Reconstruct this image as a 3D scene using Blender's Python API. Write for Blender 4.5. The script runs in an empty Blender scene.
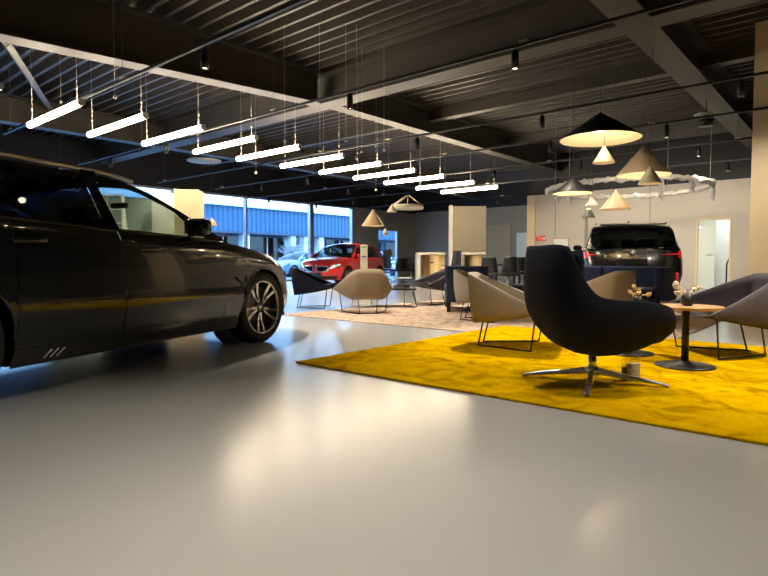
import bpy, bmesh, math, random
from mathutils import Vector, Matrix
random.seed(7)
sc = bpy.context.scene
C = sc.collection
PI = math.pi
# ------------------------------------------------------------------ camera
F = 567.0; PITCH = math.atan(26/567.0); CH = 0.8
cam = bpy.data.cameras.new('camera'); cam.lens = 36*F/768; cam.sensor_width = 36; cam.clip_end = 300
co = bpy.data.objects.new('camera', cam); C.objects.link(co)
co.location = (0, 0, CH); co.rotation_euler = (PI/2-PITCH, 0, 0); sc.camera = co
def ray(x, y):
    dx = (x-384)/F; dy = (288-y)/F
    return (dx, math.cos(PITCH)+dy*math.sin(PITCH), -math.sin(PITCH)+dy*math.cos(PITCH))
def at(x, y, z=0.0):            # the place at height z seen at a pixel of the photograph
    d = ray(x, y); t = (z-CH)/d[2]; return (d[0]*t, d[1]*t, z)
def aty(x, y, Y):
    d = ray(x, y); t = Y/d[1]; return (d[0]*t, Y, CH+d[2]*t)
# room frame: u runs away to the right, v away to the left
RA = math.atan(484/567.0); SU, CU = math.sin(RA), math.cos(RA)
RZ = PI/2-RA
def W(u, v, z=0.0): return Vector((u*SU-v*CU, u*CU+v*SU, z))
def UV(p): return (p[0]*SU+p[1]*CU, -p[0]*CU+p[1]*SU)

# ------------------------------------------------------------------ materials
M = {}
def mat(name, col, rough=.5, metal=0., noise=0., scale=8., bump=0., bscale=40., coat=0., emis=None, estr=0., trans=0., spec=None, rvar=0., sheen=0.):
    m = bpy.data.materials.new(name); m.use_nodes = True
    nt = m.node_tree; b = nt.nodes['Principled BSDF']
    b.inputs['Base Color'].default_value = (*col, 1); b.inputs['Roughness'].default_value = rough
    b.inputs['Metallic'].default_value = metal; b.inputs['Coat Weight'].default_value = coat
    b.inputs['Coat Roughness'].default_value = .03
    b.inputs['Transmission Weight'].default_value = trans
    if spec is not None: b.inputs['Specular IOR Level'].default_value = spec
    if sheen: b.inputs['Sheen Weight'].default_value = sheen
    if emis: b.inputs['Emission Color'].default_value = (*emis, 1); b.inputs['Emission Strength'].default_value = estr
    tc = nt.nodes.new('ShaderNodeTexCoord')
    if noise > 0 or rvar > 0:
        n = nt.nodes.new('ShaderNodeTexNoise'); n.inputs['Scale'].default_value = scale; n.inputs['Detail'].default_value = 6
        nt.links.new(tc.outputs['Object'], n.inputs['Vector'])
        if noise > 0:
            r = nt.nodes.new('ShaderNodeMix'); r.data_type = 'RGBA'
            lo = [max(0, c*(1-noise)) for c in col]; hi = [min(1, c*(1+noise)) for c in col]
            r.inputs['A'].default_value = (*lo, 1); r.inputs['B'].default_value = (*hi, 1)
            nt.links.new(n.outputs['Fac'], r.inputs['Factor']); nt.links.new(r.outputs['Result'], b.inputs['Base Color'])
        if rvar > 0:
            q = nt.nodes.new('ShaderNodeMapRange'); q.inputs['From Min'].default_value = .3; q.inputs['From Max'].default_value = .7
            q.inputs['To Min'].default_value = rough-rvar; q.inputs['To Max'].default_value = rough+rvar
            nt.links.new(n.outputs['Fac'], q.inputs['Value']); nt.links.new(q.outputs['Result'], b.inputs['Roughness'])
    if bump > 0:
        n2 = nt.nodes.new('ShaderNodeTexNoise'); n2.inputs['Scale'].default_value = bscale; n2.inputs['Detail'].default_value = 4
        nt.links.new(tc.outputs['Object'], n2.inputs['Vector'])
        bp = nt.nodes.new('ShaderNodeBump'); bp.inputs['Strength'].default_value = bump; bp.inputs['Distance'].default_value = .02
        nt.links.new(n2.outputs['Fac'], bp.inputs['Height']); nt.links.new(bp.outputs['Normal'], b.inputs['Normal'])
    M[name] = m; return m
def glass(name, tint, rough=0., fres=1.5, base=0.):
    m = bpy.data.materials.new(name); m.use_nodes = True; nt = m.node_tree; nt.nodes.clear()
    o = nt.nodes.new('ShaderNodeOutputMaterial'); mx = nt.nodes.new('ShaderNodeMixShader')
    t = nt.nodes.new('ShaderNodeBsdfTransparent'); t.inputs[0].default_value = (*tint, 1)
    g = nt.nodes.new('ShaderNodeBsdfGlossy'); g.inputs['Roughness'].default_value = rough
    lw = nt.nodes.new('ShaderNodeLayerWeight'); lw.inputs['Blend'].default_value = .5
    pw = nt.nodes.new('ShaderNodeMath'); pw.operation = 'POWER'; pw.inputs[1].default_value = 5
    f = nt.nodes.new('ShaderNodeMath'); f.operation = 'MULTIPLY_ADD'; f.inputs[1].default_value = .9; f.inputs[2].default_value = .045
    nt.links.new(lw.outputs['Facing'], pw.inputs[0]); nt.links.new(pw.outputs[0], f.inputs[0])
    nt.links.new(f.outputs[0], mx.inputs[0]); nt.links.new(t.outputs[0], mx.inputs[1]); nt.links.new(g.outputs[0], mx.inputs[2])
    nt.links.new(mx.outputs[0], o.inputs[0]); M[name] = m; return m

mat('floor_resin', (.37, .38, .385), .225, noise=.05, scale=1.3, bump=.012, bscale=2.5)
mat('deck', (.068, .058, .049), .45, metal=.0, noise=.15, scale=3)
mat('steel', (.068, .060, .051), .5, noise=.1, scale=2)
mat('steel_dark', (.02, .02, .022), .5, noise=.1, scale=2)
mat('brace_grey', (.35, .36, .38), .5, noise=.05)
mat('wall_beige', (.50, .46, .39), .7, noise=.04, scale=1.5, bump=.05, bscale=60)
mat('wall_taupe', (.34, .29, .22), .7, noise=.04, scale=2)
mat('wall_grey', (.26, .255, .24), .7, noise=.05, scale=2)
mat('wall_cream', (.70, .57, .36), .6, noise=.03, scale=2)
mat('wall_hall', (.16, .15, .135), .7, noise=.05)
mat('wall_black', (.007, .007, .008), .6, noise=.1)
mat('white_paint', (.75, .75, .72), .5, noise=.03)
mat('sage', (.30, .36, .31), .6, noise=.03)
mat('black_metal', (.012, .012, .013), .4, noise=.1)
mat('wire_metal', (.06, .055, .05), .35, metal=.6, noise=.1)
mat('cable', (.12, .11, .10), .5, noise=.1)
mat('bright_wire', (.55, .5, .42), .35, metal=.8, noise=.1)
mat('chrome', (.9, .9, .9), .28, metal=1, rvar=.03, scale=5)
mat('mirror', (.8, .82, .85), .03, metal=1, noise=.01)
mat('alu', (.55, .55, .56), .35, metal=.9, noise=.05)
mat('bulb_glow', (1, .9, .7), .5, emis=(1, .78, .48), estr=.8, noise=.01)
mat('tube_glow', (1, .95, .85), .5, emis=(1, .82, .58), estr=13, noise=.01)
mat('lamp_glow', (1, .9, .7), .5, emis=(1, .78, .48), estr=12, noise=.01)
mat('fabric_navy', (.008, .010, .024), .9, noise=.2, scale=60, bump=.25, bscale=400, spec=.25)
mat('fabric_blue', (.036, .052, .115), .9, noise=.2, scale=60, bump=.25, bscale=400, spec=.3)
mat('fabric_tan', (.27, .21, .14), .85, noise=.1, scale=50, bump=.2, bscale=400)
mat('fabric_sand', (.36, .315, .255), .85, noise=.1, scale=50, bump=.2, bscale=400)
mat('fabric_charcoal', (.062, .052, .068), .85, noise=.15, scale=50, bump=.2, bscale=400, sheen=.1)
mat('fabric_seatblue', (.03, .033, .075), .85, noise=.15, scale=50, bump=.2, bscale=400, sheen=.1)
mat('oak', (.50, .31, .15), .45, noise=.25, scale=14)
mat('wood_gold', (.62, .45, .22), .45, noise=.12, scale=5)
mat('vase_black', (.02, .022, .02), .45, noise=.2, bump=.2, bscale=20)
mat('dried', (.75, .55, .28), .8, noise=.25, scale=30)
mat('dried_pale', (.8, .68, .5), .8, noise=.15, scale=30)
mat('paper', (.8, .78, .74), .6, noise=.03)
mat('card_light', (.62, .62, .64), .5, noise=.03)
mat('card_grey', (.33, .33, .35), .5, noise=.04)
mat('ink', (.03, .03, .035), .6, noise=.05)
mat('red_sign', (.8, .06, .03), .5, noise=.03)
mat('green_sign', (.05, .45, .22), .5, noise=.03)
mat('blue_sign', (.05, .2, .6), .5, noise=.03)
mat('cone_black', (.012, .012, .013), .5, noise=.1)
mat('cone_white', (.78, .72, .60), .5, noise=.04)
mat('cone_beige', (.52, .42, .30), .5, noise=.06)
mat('cone_green', (.40, .43, .36), .5, noise=.05)
mat('cone_darkgreen', (.075, .09, .08), .5, noise=.05)
mat('cone_tan', (.62, .45, .25), .5, noise=.05)
mat('cone_inner', (.78, .64, .38), .6, emis=(1, .8, .5), estr=.05, noise=.03)
mat('asphalt', (.22, .24, .27), .8, noise=.15, scale=3)
mat('facade_blue', (.034, .115, .22), .5, noise=.12, scale=2)
mat('facade_dark', (.02, .05, .09), .4, noise=.1)
mat('facade_white', (.85, .87, .9), .5, noise=.03)
mat('twig', (.45, .42, .42), .8, noise=.2)
# cars
mat('paint_dark', (.020, .023, .027), .2, metal=.2, spec=.3, coat=.8, noise=.1, scale=300)
mat('paint_black', (.008, .008, .010), .22, coat=1., noise=.1, scale=300)
mat('paint_red', (.62, .018, .012), .3, coat=1., noise=.08, scale=300)
mat('paint_silver', (.30, .38, .48), .3, metal=.4, coat=1., noise=.05, scale=300)
mat('plastic_black', (.008, .008, .008), .45, noise=.1)
mat('gloss_black', (.005, .005, .006), .08, coat=1., noise=.05)
mat('tyre', (.012, .012, .012), .75, bump=.2, bscale=60, noise=.1)
mat('rim_dark', (.02, .02, .022), .3, metal=.4, noise=.1)
mat('rim_bright', (.62, .60, .57), .22, metal=1., noise=.04)
mat('brake', (.18, .17, .17), .35, metal=.9, noise=.1)
mat('taillight', (.5, .012, .012), .15, coat=1., emis=(1, .03, .01), estr=.06, noise=.05)
mat('headlight', (.55, .57, .6), .08, metal=.6, coat=1., noise=.25, scale=25)
mat('interior', (.015, .014, .014), .7, noise=.2)
mat('seat_leather', (.02, .018, .018), .5, noise=.2)
mat('plate_white', (.8, .8, .78), .5, noise=.02)
glass('glass_car', (.50, .56, .54)); glass('glass_privacy', (.02, .022, .025)); glass('glass_pane', (.93, .97, 1.))
glass('glass_ext', (.05, .1, .18)); glass('acrylic', (.88, .88, .88))
m = mat('frosted', (.62, .72, .68), .35, noise=.03)
def plastic_film():
    m = bpy.data.materials.new('plastic_wrap'); m.use_nodes = True; nt = m.node_tree; nt.nodes.clear()
    N = nt.nodes.new; o = N('ShaderNodeOutputMaterial')
    d = N('ShaderNodeBsdfDiffuse'); d.inputs[0].default_value = (.95, .93, .93, 1)
    t = N('ShaderNodeBsdfTranslucent'); t.inputs[0].default_value = (.95, .93, .93, 1)
    g = N('ShaderNodeBsdfGlossy'); g.inputs['Roughness'].default_value = .2
    tr = N('ShaderNodeBsdfTransparent')
    n = N('ShaderNodeTexNoise'); n.inputs['Scale'].default_value = 22; n.inputs['Detail'].default_value = 5
    bp = N('ShaderNodeBump'); bp.inputs['Strength'].default_value = 1.; bp.inputs['Distance'].default_value = .03
    nt.links.new(n.outputs['Fac'], bp.inputs['Height'])
    for q in (d, t, g): nt.links.new(bp.outputs[0], q.inputs['Normal'])
    last = d.outputs[0]
    for q, f in ((t, .45), (g, .12), (tr, .10)):
        mx = N('ShaderNodeMixShader'); mx.inputs[0].default_value = f
        nt.links.new(last, mx.inputs[1]); nt.links.new(q.outputs[0], mx.inputs[2]); last = mx.outputs[0]
    nt.links.new(last, o.inputs[0]); M['plastic_wrap'] = m
plastic_film()
# yellow rug: thick cut pile with brushed darker strokes
def rug_mat(name, a, b, c, sc1, bstr):
    m = bpy.data.materials.new(name); m.use_nodes = True; nt = m.node_tree; bs = nt.nodes['Principled BSDF']
    bs.inputs['Roughness'].default_value = .95; bs.inputs['Specular IOR Level'].default_value = .0
    tc = nt.nodes.new('ShaderNodeTexCoord')
    def N(s, d=5, dist=0.):
        n = nt.nodes.new('ShaderNodeTexNoise'); n.inputs['Scale'].default_value = s; n.inputs['Detail'].default_value = d
        n.inputs['Distortion'].default_value = dist; nt.links.new(tc.outputs['Object'], n.inputs['Vector']); return n
    n1 = N(sc1, 6, 1.2); n2 = N(160, 3)
    r = nt.nodes.new('ShaderNodeValToRGB'); r.color_ramp.elements[0].position = .33; r.color_ramp.elements[0].color = (*a, 1)
    r.color_ramp.elements[1].position = .62; r.color_ramp.elements[1].color = (*c, 1)
    e = r.color_ramp.elements.new(.47); e.color = (*b, 1)
    nt.links.new(n1.outputs['Fac'], r.inputs['Fac'])
    mx = nt.nodes.new('ShaderNodeMix'); mx.data_type = 'RGBA'; mx.blend_type = 'MULTIPLY'; mx.inputs['Factor'].default_value = .55
    r2 = nt.nodes.new('ShaderNodeValToRGB'); r2.color_ramp.elements[0].position = .3; r2.color_ramp.elements[0].color = (.45, .45, .45, 1)
    r2.color_ramp.elements[1].position = .65
    nt.links.new(n2.outputs['Fac'], r2.inputs['Fac'])
    nt.links.new(r.outputs['Color'], mx.inputs['A']); nt.links.new(r2.outputs['Color'], mx.inputs['B'])
    nt.links.new(mx.outputs['Result'], bs.inputs['Base Color'])
    bp = nt.nodes.new('ShaderNodeBump'); bp.inputs['Strength'].default_value = bstr; bp.inputs['Distance'].default_value = .02
    nt.links.new(n2.outputs['Fac'], bp.inputs['Height']); nt.links.new(bp.outputs['Normal'], bs.inputs['Normal'])
    M[name] = m
rug_mat('rug_yellow', (.52, .28, .001), (.80, .47, .001), (.92, .585, .002), 4.5, .8)
rug_mat('rug_beige', (.40, .27, .20), (.58, .44, .34), (.68, .55, .44), 7., .3)

# ------------------------------------------------------------------ geometry kit
class MB:
    def __init__(s): s.b = bmesh.new(); s.mats = []; s.cur = 0
    def use(s, m):
        if m not in s.mats: s.mats.append(m)
        s.cur = s.mats.index(m); return s
    def _v(s, p): return s.b.verts.new(p)
    def face(s, vs, smooth=False):
        try: f = s.b.faces.new(vs)
        except ValueError: return
        f.material_index = s.cur; f.smooth = smooth
    def box(s, c, d, rz=0., rx=0., ry=0., taper=1.):
        m = Matrix.Translation(c) @ Matrix.Rotation(rz, 4, 'Z') @ Matrix.Rotation(ry, 4, 'Y') @ Matrix.Rotation(rx, 4, 'X')
        v = []
        for z in (-1, 1):
            k = taper if z > 0 else 1
            for x, y in ((-1, -1), (1, -1), (1, 1), (-1, 1)):
                v.append(s._v(m @ Vector((x*d[0]/2*k, y*d[1]/2*k, z*d[2]/2))))
        for q in ((3, 2, 1, 0), (4, 5, 6, 7), (0, 1, 5, 4), (1, 2, 6, 5), (2, 3, 7, 6), (3, 0, 4, 7)): s.face([v[i] for i in q])
        return s
    def lim(s, x0, x1, y0, y1, z0, z1): return s.box(((x0+x1)/2, (y0+y1)/2, (z0+z1)/2), (abs(x1-x0), abs(y1-y0), abs(z1-z0)))
    def tube(s, pts, r, n=8, closed=False, caps=True, rr=None):
        P = [Vector(p) for p in pts]; rings = []
        up = Vector((0, 0, 1)); prev = None
        for i, p in enumerate(P):
            if closed: t = (P[(i+1) % len(P)]-P[i-1])
            else: t = P[min(i+1, len(P)-1)]-P[max(i-1, 0)]
            t = t.normalized() if t.length > 1e-9 else Vector((0, 0, 1))
            if prev is None:
                a = up if abs(t.z) < .95 else Vector((1, 0, 0)); nx = t.cross(a).normalized()
            else:
                nx = (prev-t*prev.dot(t)); nx = nx.normalized() if nx.length > 1e-6 else t.orthogonal().normalized()
            prev = nx; ny = t.cross(nx); q = rr[i] if rr else r
            rings.append([s._v(p+(nx*math.cos(2*PI*k/n)+ny*math.sin(2*PI*k/n))*q) for k in range(n)])
        m = len(rings)
        for i in range(m if closed else m-1):
            a, b = rings[i], rings[(i+1) % m]
            for k in range(n): s.face([a[k], a[(k+1) % n], b[(k+1) % n], b[k]], True)
        if caps and not closed: s.face(list(reversed(rings[0]))); s.face(rings[-1])
        return s
    def cyl(s, p0, p1, r, r2=None, n=20): return s.tube([p0, p1], r, n, rr=[r, r if r2 is None else r2])
    def lathe(s, prof, c=(0, 0, 0), axis='Z', n=32, smooth=True):
        rings = []
        for r, h in prof:
            ring = []
            for k in range(n):
                a = 2*PI*k/n; x, y = r*math.cos(a), r*math.sin(a)
                p = {'Z': (x, y, h), 'Y': (x, h, y), 'X': (h, x, y)}[axis]
                ring.append(s._v((c[0]+p[0], c[1]+p[1], c[2]+p[2])))
            rings.append(ring)
        for a, b in zip(rings, rings[1:]):
            for k in range(n): s.face([a[k], a[(k+1) % n], b[(k+1) % n], b[k]], smooth)
        return s
    def grid(s, f, nu, nv, smooth=True, closeu=False):
        g = [[s._v(f(i/nu, j/nv)) for j in range(nv+1)] for i in range(nu if closeu else nu+1)]
        for i in range(nu):
            a, b = g[i], g[(i+1) % len(g)]
            for j in range(nv): s.face([a[j], b[j], b[j+1], a[j+1]], smooth)
        return s
    def prism(s, poly, z0, z1):
        a = [s._v((x, y, z0)) for x, y in poly]; b = [s._v((x, y, z1)) for x, y in poly]; n = len(poly)
        s.face(list(reversed(a))); s.face(b)
        for i in range(n): s.face([a[i], a[(i+1) % n], b[(i+1) % n], b[i]])
        return s
    def ball(s, c, r, sx=1, sy=1, sz=1, n=16):
        return s.lathe([(max(1e-4, r*sx*math.sin(PI*i/n)), -r*sz*math.cos(PI*i/n)) for i in range(n+1)], c, 'Z', n)
    def build(s, name, material=None, parent=None, bevel=0., solid=0., sub=0, merge=True, fixn=True, loc=None, rz=None):
        if merge: bmesh.ops.remove_doubles(s.b, verts=s.b.verts, dist=1e-5)
        bmesh.ops.dissolve_degenerate(s.b, dist=1e-6, edges=s.b.edges)
        if fixn: bmesh.ops.recalc_face_normals(s.b, faces=s.b.faces)
        me = bpy.data.meshes.new(name); s.b.to_mesh(me); s.b.free()
        o = bpy.data.objects.new(name, me); C.objects.link(o)
        ms = s.mats if s.mats else [material]
        for k in ms: me.materials.append(M[k])
        if parent is not None: o.parent = parent
        if loc is not None: o.location = loc
        if rz is not None: o.rotation_euler.z = rz
        if solid:
            d = o.modifiers.new('solid', 'SOLIDIFY'); d.thickness = solid; d.offset = -1
        if bevel:
            d = o.modifiers.new('bevel', 'BEVEL'); d.width = bevel; d.segments = 2; d.limit_method = 'ANGLE'
        if sub:
            d = o.modifiers.new('sub', 'SUBSURF'); d.levels = sub; d.render_levels = sub
        return o
def tag(o, label=None, cat=None, group=None, kind=None):
    if label: o['label'] = label
    if cat: o['category'] = cat
    if group: o['group'] = group
    if kind: o['kind'] = kind
    return o
def thing(name, label, cat, loc=(0, 0, 0), rz=0., group=None):
    o = bpy.data.objects.new(name, None); C.objects.link(o); o.empty_display_size = .1
    o.location = loc; o.rotation_euler.z = rz
    return tag(o, label, cat, group)
def copy_tree(o, label=None, group=None, parent=None):
    c = o.copy(); C.objects.link(c); c.parent = parent
    if label: c['label'] = label
    if group: c['group'] = group
    for ch in list(o.children): copy_tree(ch, parent=c)
    return c
def struct(name, mb, m, **k):
    return tag(mb.build(name, m, **k), kind='structure')
def rstruct(name, mb, m, **k):
    o = struct(name, mb, m, **k); o.rotation_euler.z = RZ; return o
def interp(pts, x):
    if x <= pts[0][0]: return pts[0][1]
    if x >= pts[-1][0]: return pts[-1][1]
    n = len(pts)
    for i in range(n-1):
        if x <= pts[i+1][0]:
            x0, y0 = pts[i]; x1, y1 = pts[i+1]; h = x1-x0; t = (x-x0)/h
            def sl(j):
                if j <= 0: return (pts[1][1]-pts[0][1])/(pts[1][0]-pts[0][0])
                if j >= n-1: return (pts[-1][1]-pts[-2][1])/(pts[-1][0]-pts[-2][0])
                a = (pts[j][1]-pts[j-1][1])/(pts[j][0]-pts[j-1][0]); b = (pts[j+1][1]-pts[j][1])/(pts[j+1][0]-pts[j][0])
                return 0. if a*b <= 0 else 2*a*b/(a+b)
            m0, m1 = sl(i), sl(i+1)
            return ((2*t**3-3*t*t+1)*y0+(t**3-2*t*t+t)*h*m0+(-2*t**3+3*t*t)*y1+(t**3-t*t)*h*m1)
# ------------------------------------------------------------------ the building (meshes in the room frame, turned by RZ)
rb = lambda: MB()
rstruct('floor', rb().lim(-7, 26, -9, 18.5, -.2, 0), 'floor_resin')
def deck():
    mb = MB(); p = .28; u = -7.
    prof = []
    while u < 26:
        prof += [(u, 4.5), (u+.055, 4.5), (u+.085, 4.65), (u+.25, 4.65)]; u += p
    for (a, za), (b, zb) in zip(prof, prof[1:]):
        v = [mb._v(q) for q in ((a, -9, za), (b, -9, zb), (b, 18.6, zb), (a, 18.6, za))]; mb.face(v)
    mb.lim(-7, 26, -9, 18.6, 4.68, 4.8)
    return mb
rstruct('ceiling', deck(), 'deck', fixn=False)
def beam_u(name, v, u0, u1, zb=3.9, w=.32, wz=4.5, slope=None):       # girder along u
    mb = MB(); h = w/2; t = .03
    def zz(u): return zb if slope is None or u > slope[0] else zb-(slope[0]-u)*slope[1]
    st = sorted({u0, u1} | ({slope[0]} if slope else set()))
    for a, b in zip(st, st[1:]):
        for (y0, y1, f) in ((v-h, v+h, lambda u: (zz(u), zz(u)+t)), (v-.012, v+.012, lambda u: (zz(u)+t, wz)), (v-h, v+h, lambda u: (wz-t, wz))):
            V = []
            for u in (a, b):
                z0, z1 = f(u); V.append([mb._v(q) for q in ((u, y0, z0), (u, y1, z0), (u, y1, z1), (u, y0, z1))])
            A, B = V
            mb.face(list(reversed(A))); mb.face(B)
            for k in range(4): mb.face([A[k], A[(k+1) % 4], B[(k+1) % 4], B[k]])
    return rstruct(name, mb, 'steel', merge=False)
def beam_v(name, u, v0, v1, zb=3.9, w=.36, wz=4.5, m='steel'):
    mb = MB(); t = .03
    mb.lim(u-w/2, u+w/2, v0, v1, zb, zb+t); mb.lim(u-.012, u+.012, v0, v1, zb+t, wz-t); mb.lim(u-w/2, u+w/2, v0, v1, wz-t, wz)
    return rstruct(name, mb, m, merge=False)
beam_u('ceiling_girder', 8.4, -7, 7.8, slope=(7.5, .055))
beam_u('ceiling_girder', 8.25, 8.15, 24)
beam_u('ceiling_girder', 14.7, -7, 24)
beam_u('ceiling_girder', 2.4, -7, 18.7, w=.42)
beam_u('ceiling_girder', -4., -7, 18.7)
beam_v('ceiling_beam', 7.97, -9, 18.4, w=.4)
beam_v('ceiling_beam', .2, -9, 18.4)
for u in (11.4, 15.2, 19.6): beam_v('ceiling_joist', u, -9, 18.4, zb=4.22, w=.22, m='steel')
beam_v('ceiling_joist', 4.1, -9, 2., zb=4.22, w=.22)
rstruct('ceiling_brace', MB().tube([(3.2, 10.9, 4.4), (5.15, 14.7, 4.4)], .07, 4), 'brace_grey')
# walls
def wallbox(name, u0, u1, v0, v1, z0, z1, m): return rstruct(name, MB().lim(u0, u1, v0, v1, z0, z1), m)
wallbox('wall_rear', -7.2, -7, -9, 18.6, 0, 4.8, 'wall_hall')
wallbox('wall_side', -7, 19, -9.2, -9, 0, 4.8, 'wall_hall')
DV0, DV1, DZ = 3.05, 3.85, 2.03
mb = MB(); mb.lim(18.8, 19, DV1, 9.0, 0, 3.15); mb.lim(18.8, 19, -9, DV0, 0, 3.15); mb.lim(18.8, 19, DV0, DV1, DZ, 3.15)
rstruct('wall_right', mb, 'wall_beige', merge=False)
wallbox('wall_upper', 18.85, 19, -9, 9.0, 3.15, 4.7, 'wall_black')
wallbox('wall_end', 18.74, 24.1, 9.0, 9.3, 0, 3.15, 'wall_cream')
wallbox('wall_end', 19, 24.1, 9.02, 9.28, 3.15, 4.7, 'wall_black')
wallbox('wall_back', 24.1, 24.3, 9, 18.6, 0, 3.4, 'wall_grey')
wallbox('wall_back', 24.12, 24.3, 9, 18.6, 3.4, 4.7, 'wall_black')
# wall joints
rstruct('trim_1', MB().lim(18.785, 18.8, 8.255, 8.275, 0, 3.15), 'wall_grey')
rstruct('trim_2', MB().lim(18.74, 18.8, 7.14, 7.22, 0, 2.62), 'wall_grey')
rstruct('trim_3', MB().lim(18.785, 18.8, 5.2, 5.215, 1.9, 3.15), 'wall_grey')
# back wall panels and slit window
rstruct('door_3', MB().lim(24.04, 24.1, 12.75, 14.4, 0, 2.55), 'wall_taupe', bevel=.01)
o = rstruct('window_6', MB().lim(24.05, 24.1, 11.75, 12.45, .3, 2.15), 'frosted')
# window wall at v=18.4
HW = 3.35
mb = MB(); mb.lim(19.3, 21.1, 18.4, 18.6, 0, HW); mb.lim(22.7, 24.3, 18.4, 18.6, 0, HW); mb.lim(21.1, 22.7, 18.4, 18.6, 2.42, HW)
rstruct('wall_left', mb, 'wall_taupe', merge=False)
wallbox('wall_lintel', -7, 24.3, 18.4, 18.6, HW, 4.7, 'wall_black')
mull = [-7, -4.5, -2, .5, 2.6, 4.7, 7.4, 10.3, 13.35, 16.75, 19.3]
for i in range(len(mull)-1):
    a, b = mull[i], mull[i+1]; mb = MB(); t = .035; w = .11 if b == 16.75 else t
    mb.lim(a-t, a+t, 18.42, 18.54, 0, HW); mb.lim(b-w, b+w, 18.40, 18.56, 0, HW); mb.lim(a, b, 18.44, 18.52, 0, .07); mb.lim(a, b, 18.44, 18.52, HW-.07, HW)
    f = rstruct('window_%d' % (i+7), mb, 'alu', merge=False)
    MB().lim(a, b, 18.475, 18.485, .07, HW-.07).build('pane', 'glass_pane', f)
mb = MB(); mb.lim(21.1, 21.16, 18.42, 18.56, 0, 2.42); mb.lim(22.62, 22.7, 18.42, 18.56, 0, 2.42); mb.lim(21.1, 22.7, 18.42, 18.56, 2.36, 2.42)
f = rstruct('window_1', mb, 'alu', merge=False); MB().lim(21.16, 22.62, 18.47, 18.48, 0, 2.36).build('pane', 'glass_pane', f)
# door in the right wall with a lit room behind
fr = MB(); fr.lim(18.78, 18.9, DV0-.05, DV0, 0, DZ+.05); fr.lim(18.78, 18.9, DV1, DV1+.05, 0, DZ+.05); fr.lim(18.78, 18.9, DV0, DV1, DZ, DZ+.05)
d = rstruct('door_1', fr, 'wall_cream', merge=False)
MB().lim(18.82, 18.835, DV0+.36, DV1, .01, DZ).build('door_leaf', 'frosted', d, bevel=.002)
h = MB(); h.tube([(18.8, DV0+.42, 1.02), (18.76, DV0+.42, 1.02), (18.76, DV0+.55, 1.02)], .012, 8); h.build('door_handle', 'chrome', d)
MB().box((18.805, DV1-.05, 1.8), (.03, .06, .06)).build('hinge', 'chrome', d)
mb = MB(); mb.lim(21, 21.1, 1.5, 5, 0, 2.6); mb.lim(19, 21, 1.4, 1.5, 0, 2.6); mb.lim(19, 21, 5, 5.1, 0, 2.6); mb.lim(19, 21, 1.4, 5.1, 2.6, 2.7)
rstruct('wall_annex', mb, 'white_paint', merge=False)
L = bpy.data.lights.new('annex_lamp', 'POINT'); L.energy = 14; L.color = (.92, 1, .96); L.shadow_soft_size = .2
lo = bpy.data.objects.new('annex_lamp', L); C.objects.link(lo); lo.location = W(20, 3.2, 2.3)
def rthing(name, label, cat, u, v, z=0., rz=0., group=None): return thing(name, label, cat, W(u, v, z), RZ+rz, group)
t = rthing('wall_poster', 'small pale blue poster on the white wall seen through the doorway', 'poster', 20.99, 3.0, 1.25)
MB().lim(-.01, 0, -.09, .09, 0, .42).build('sheet', 'paper', t); mb = MB()
for z_ in (.04, .16, .28): mb.lim(-.013, -.01, -.07, .07, z_, z_+.09)
mb.build('picture', 'blue_sign', t)
t = rthing('vacuum_hose', 'black curved hose standing inside the bright doorway', 'hose', 19.3, 3.18)
MB().tube([(0, 0, .0), (0, .0, .55), (0, .0, .75), (0, -.06, .9), (0, -.14, .93), (0, -.22, .85), (0, -.24, .7), (0, -.3, .55)], .022, 10).build('hose', 'black_metal', t)
MB().tube([(0, -.3, .6), (0, -.3, .48)], .045, 12).build('nozzle', 'black_metal', t)
MB().lathe([(0.001, 0), (.13, 0), (.13, .03), (.001, .05)]).build('foot', 'black_metal', t)
# sign and small marks on the right wall
t = rthing('fire_sign', 'two small red and white fire signs on the pale wall near the tall cream post', 'sign', 18.78, 8.79, 1.62)
MB().lim(-.01, .0, .0, .17, -.08, .1).build('plate', 'red_sign', t); MB().lim(-.01, .0, -.19, -.02, -.08, .1).build('plate', 'red_sign', t)
MB().tube([(-.012, .05, -.04), (-.012, .05, .06), (-.012, .10, .07), (-.012, .12, .04)], .008, 6).build('symbol', 'plate_white', t)
MB().lim(-.013, -.01, -.16, -.12, -.04, .05).build('symbol', 'plate_white', t); MB().lim(-.013, -.01, -.1, -.05, -.02, .03).build('symbol', 'plate_white', t)
t = rthing('wall_switch', 'small round black switch on the beige wall left of the door', 'switch', 18.79, 4.6, 1.68)
MB().lathe([(.001, -.03), (.035, -.03), (.04, 0)], axis='X').build('knob', 'black_metal', t)
t = rthing('wall_hatch', 'small framed hatch in the pale wall behind the black car', 'hatch', 18.79, 8.05, .9)
MB().lim(-.02, .0, -.28, .28, 0, .72).build('frame', 'oak', t, bevel=.005); MB().lim(-.025, -.015, -.25, .25, .03, .69).build('panel', 'white_paint', t)
# big column right
wallbox('wall_column', 10.55, 11.25, .75, 1.44, 0, 4.5, 'wall_cream')
# partitions behind the dark car
p = aty(186, 262, 11)
tag(MB().box((-3.79, 11.1, 1.09), (.46, .5, 2.18), rz=.12).build('display_pillar', 'wall_cream', bevel=.01), 'cream square pillar standing behind the door mirror of the grey wagon', 'pillar')
tag(MB().box((-4.28, 11.2, 1.07), (.52, .1, 2.14), rz=.15).build('partition_screen', 'white_paint', bevel=.005), 'white upright panel beside the cream pillar, seen past the windscreen', 'panel')
tag(MB().box((-5.6, 11.25, 1.03), (2.1, .12, 2.06), rz=.1).build('partition_screen', 'sage', bevel=.005), 'sage green partition seen through the wagon side window', 'panel')
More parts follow.
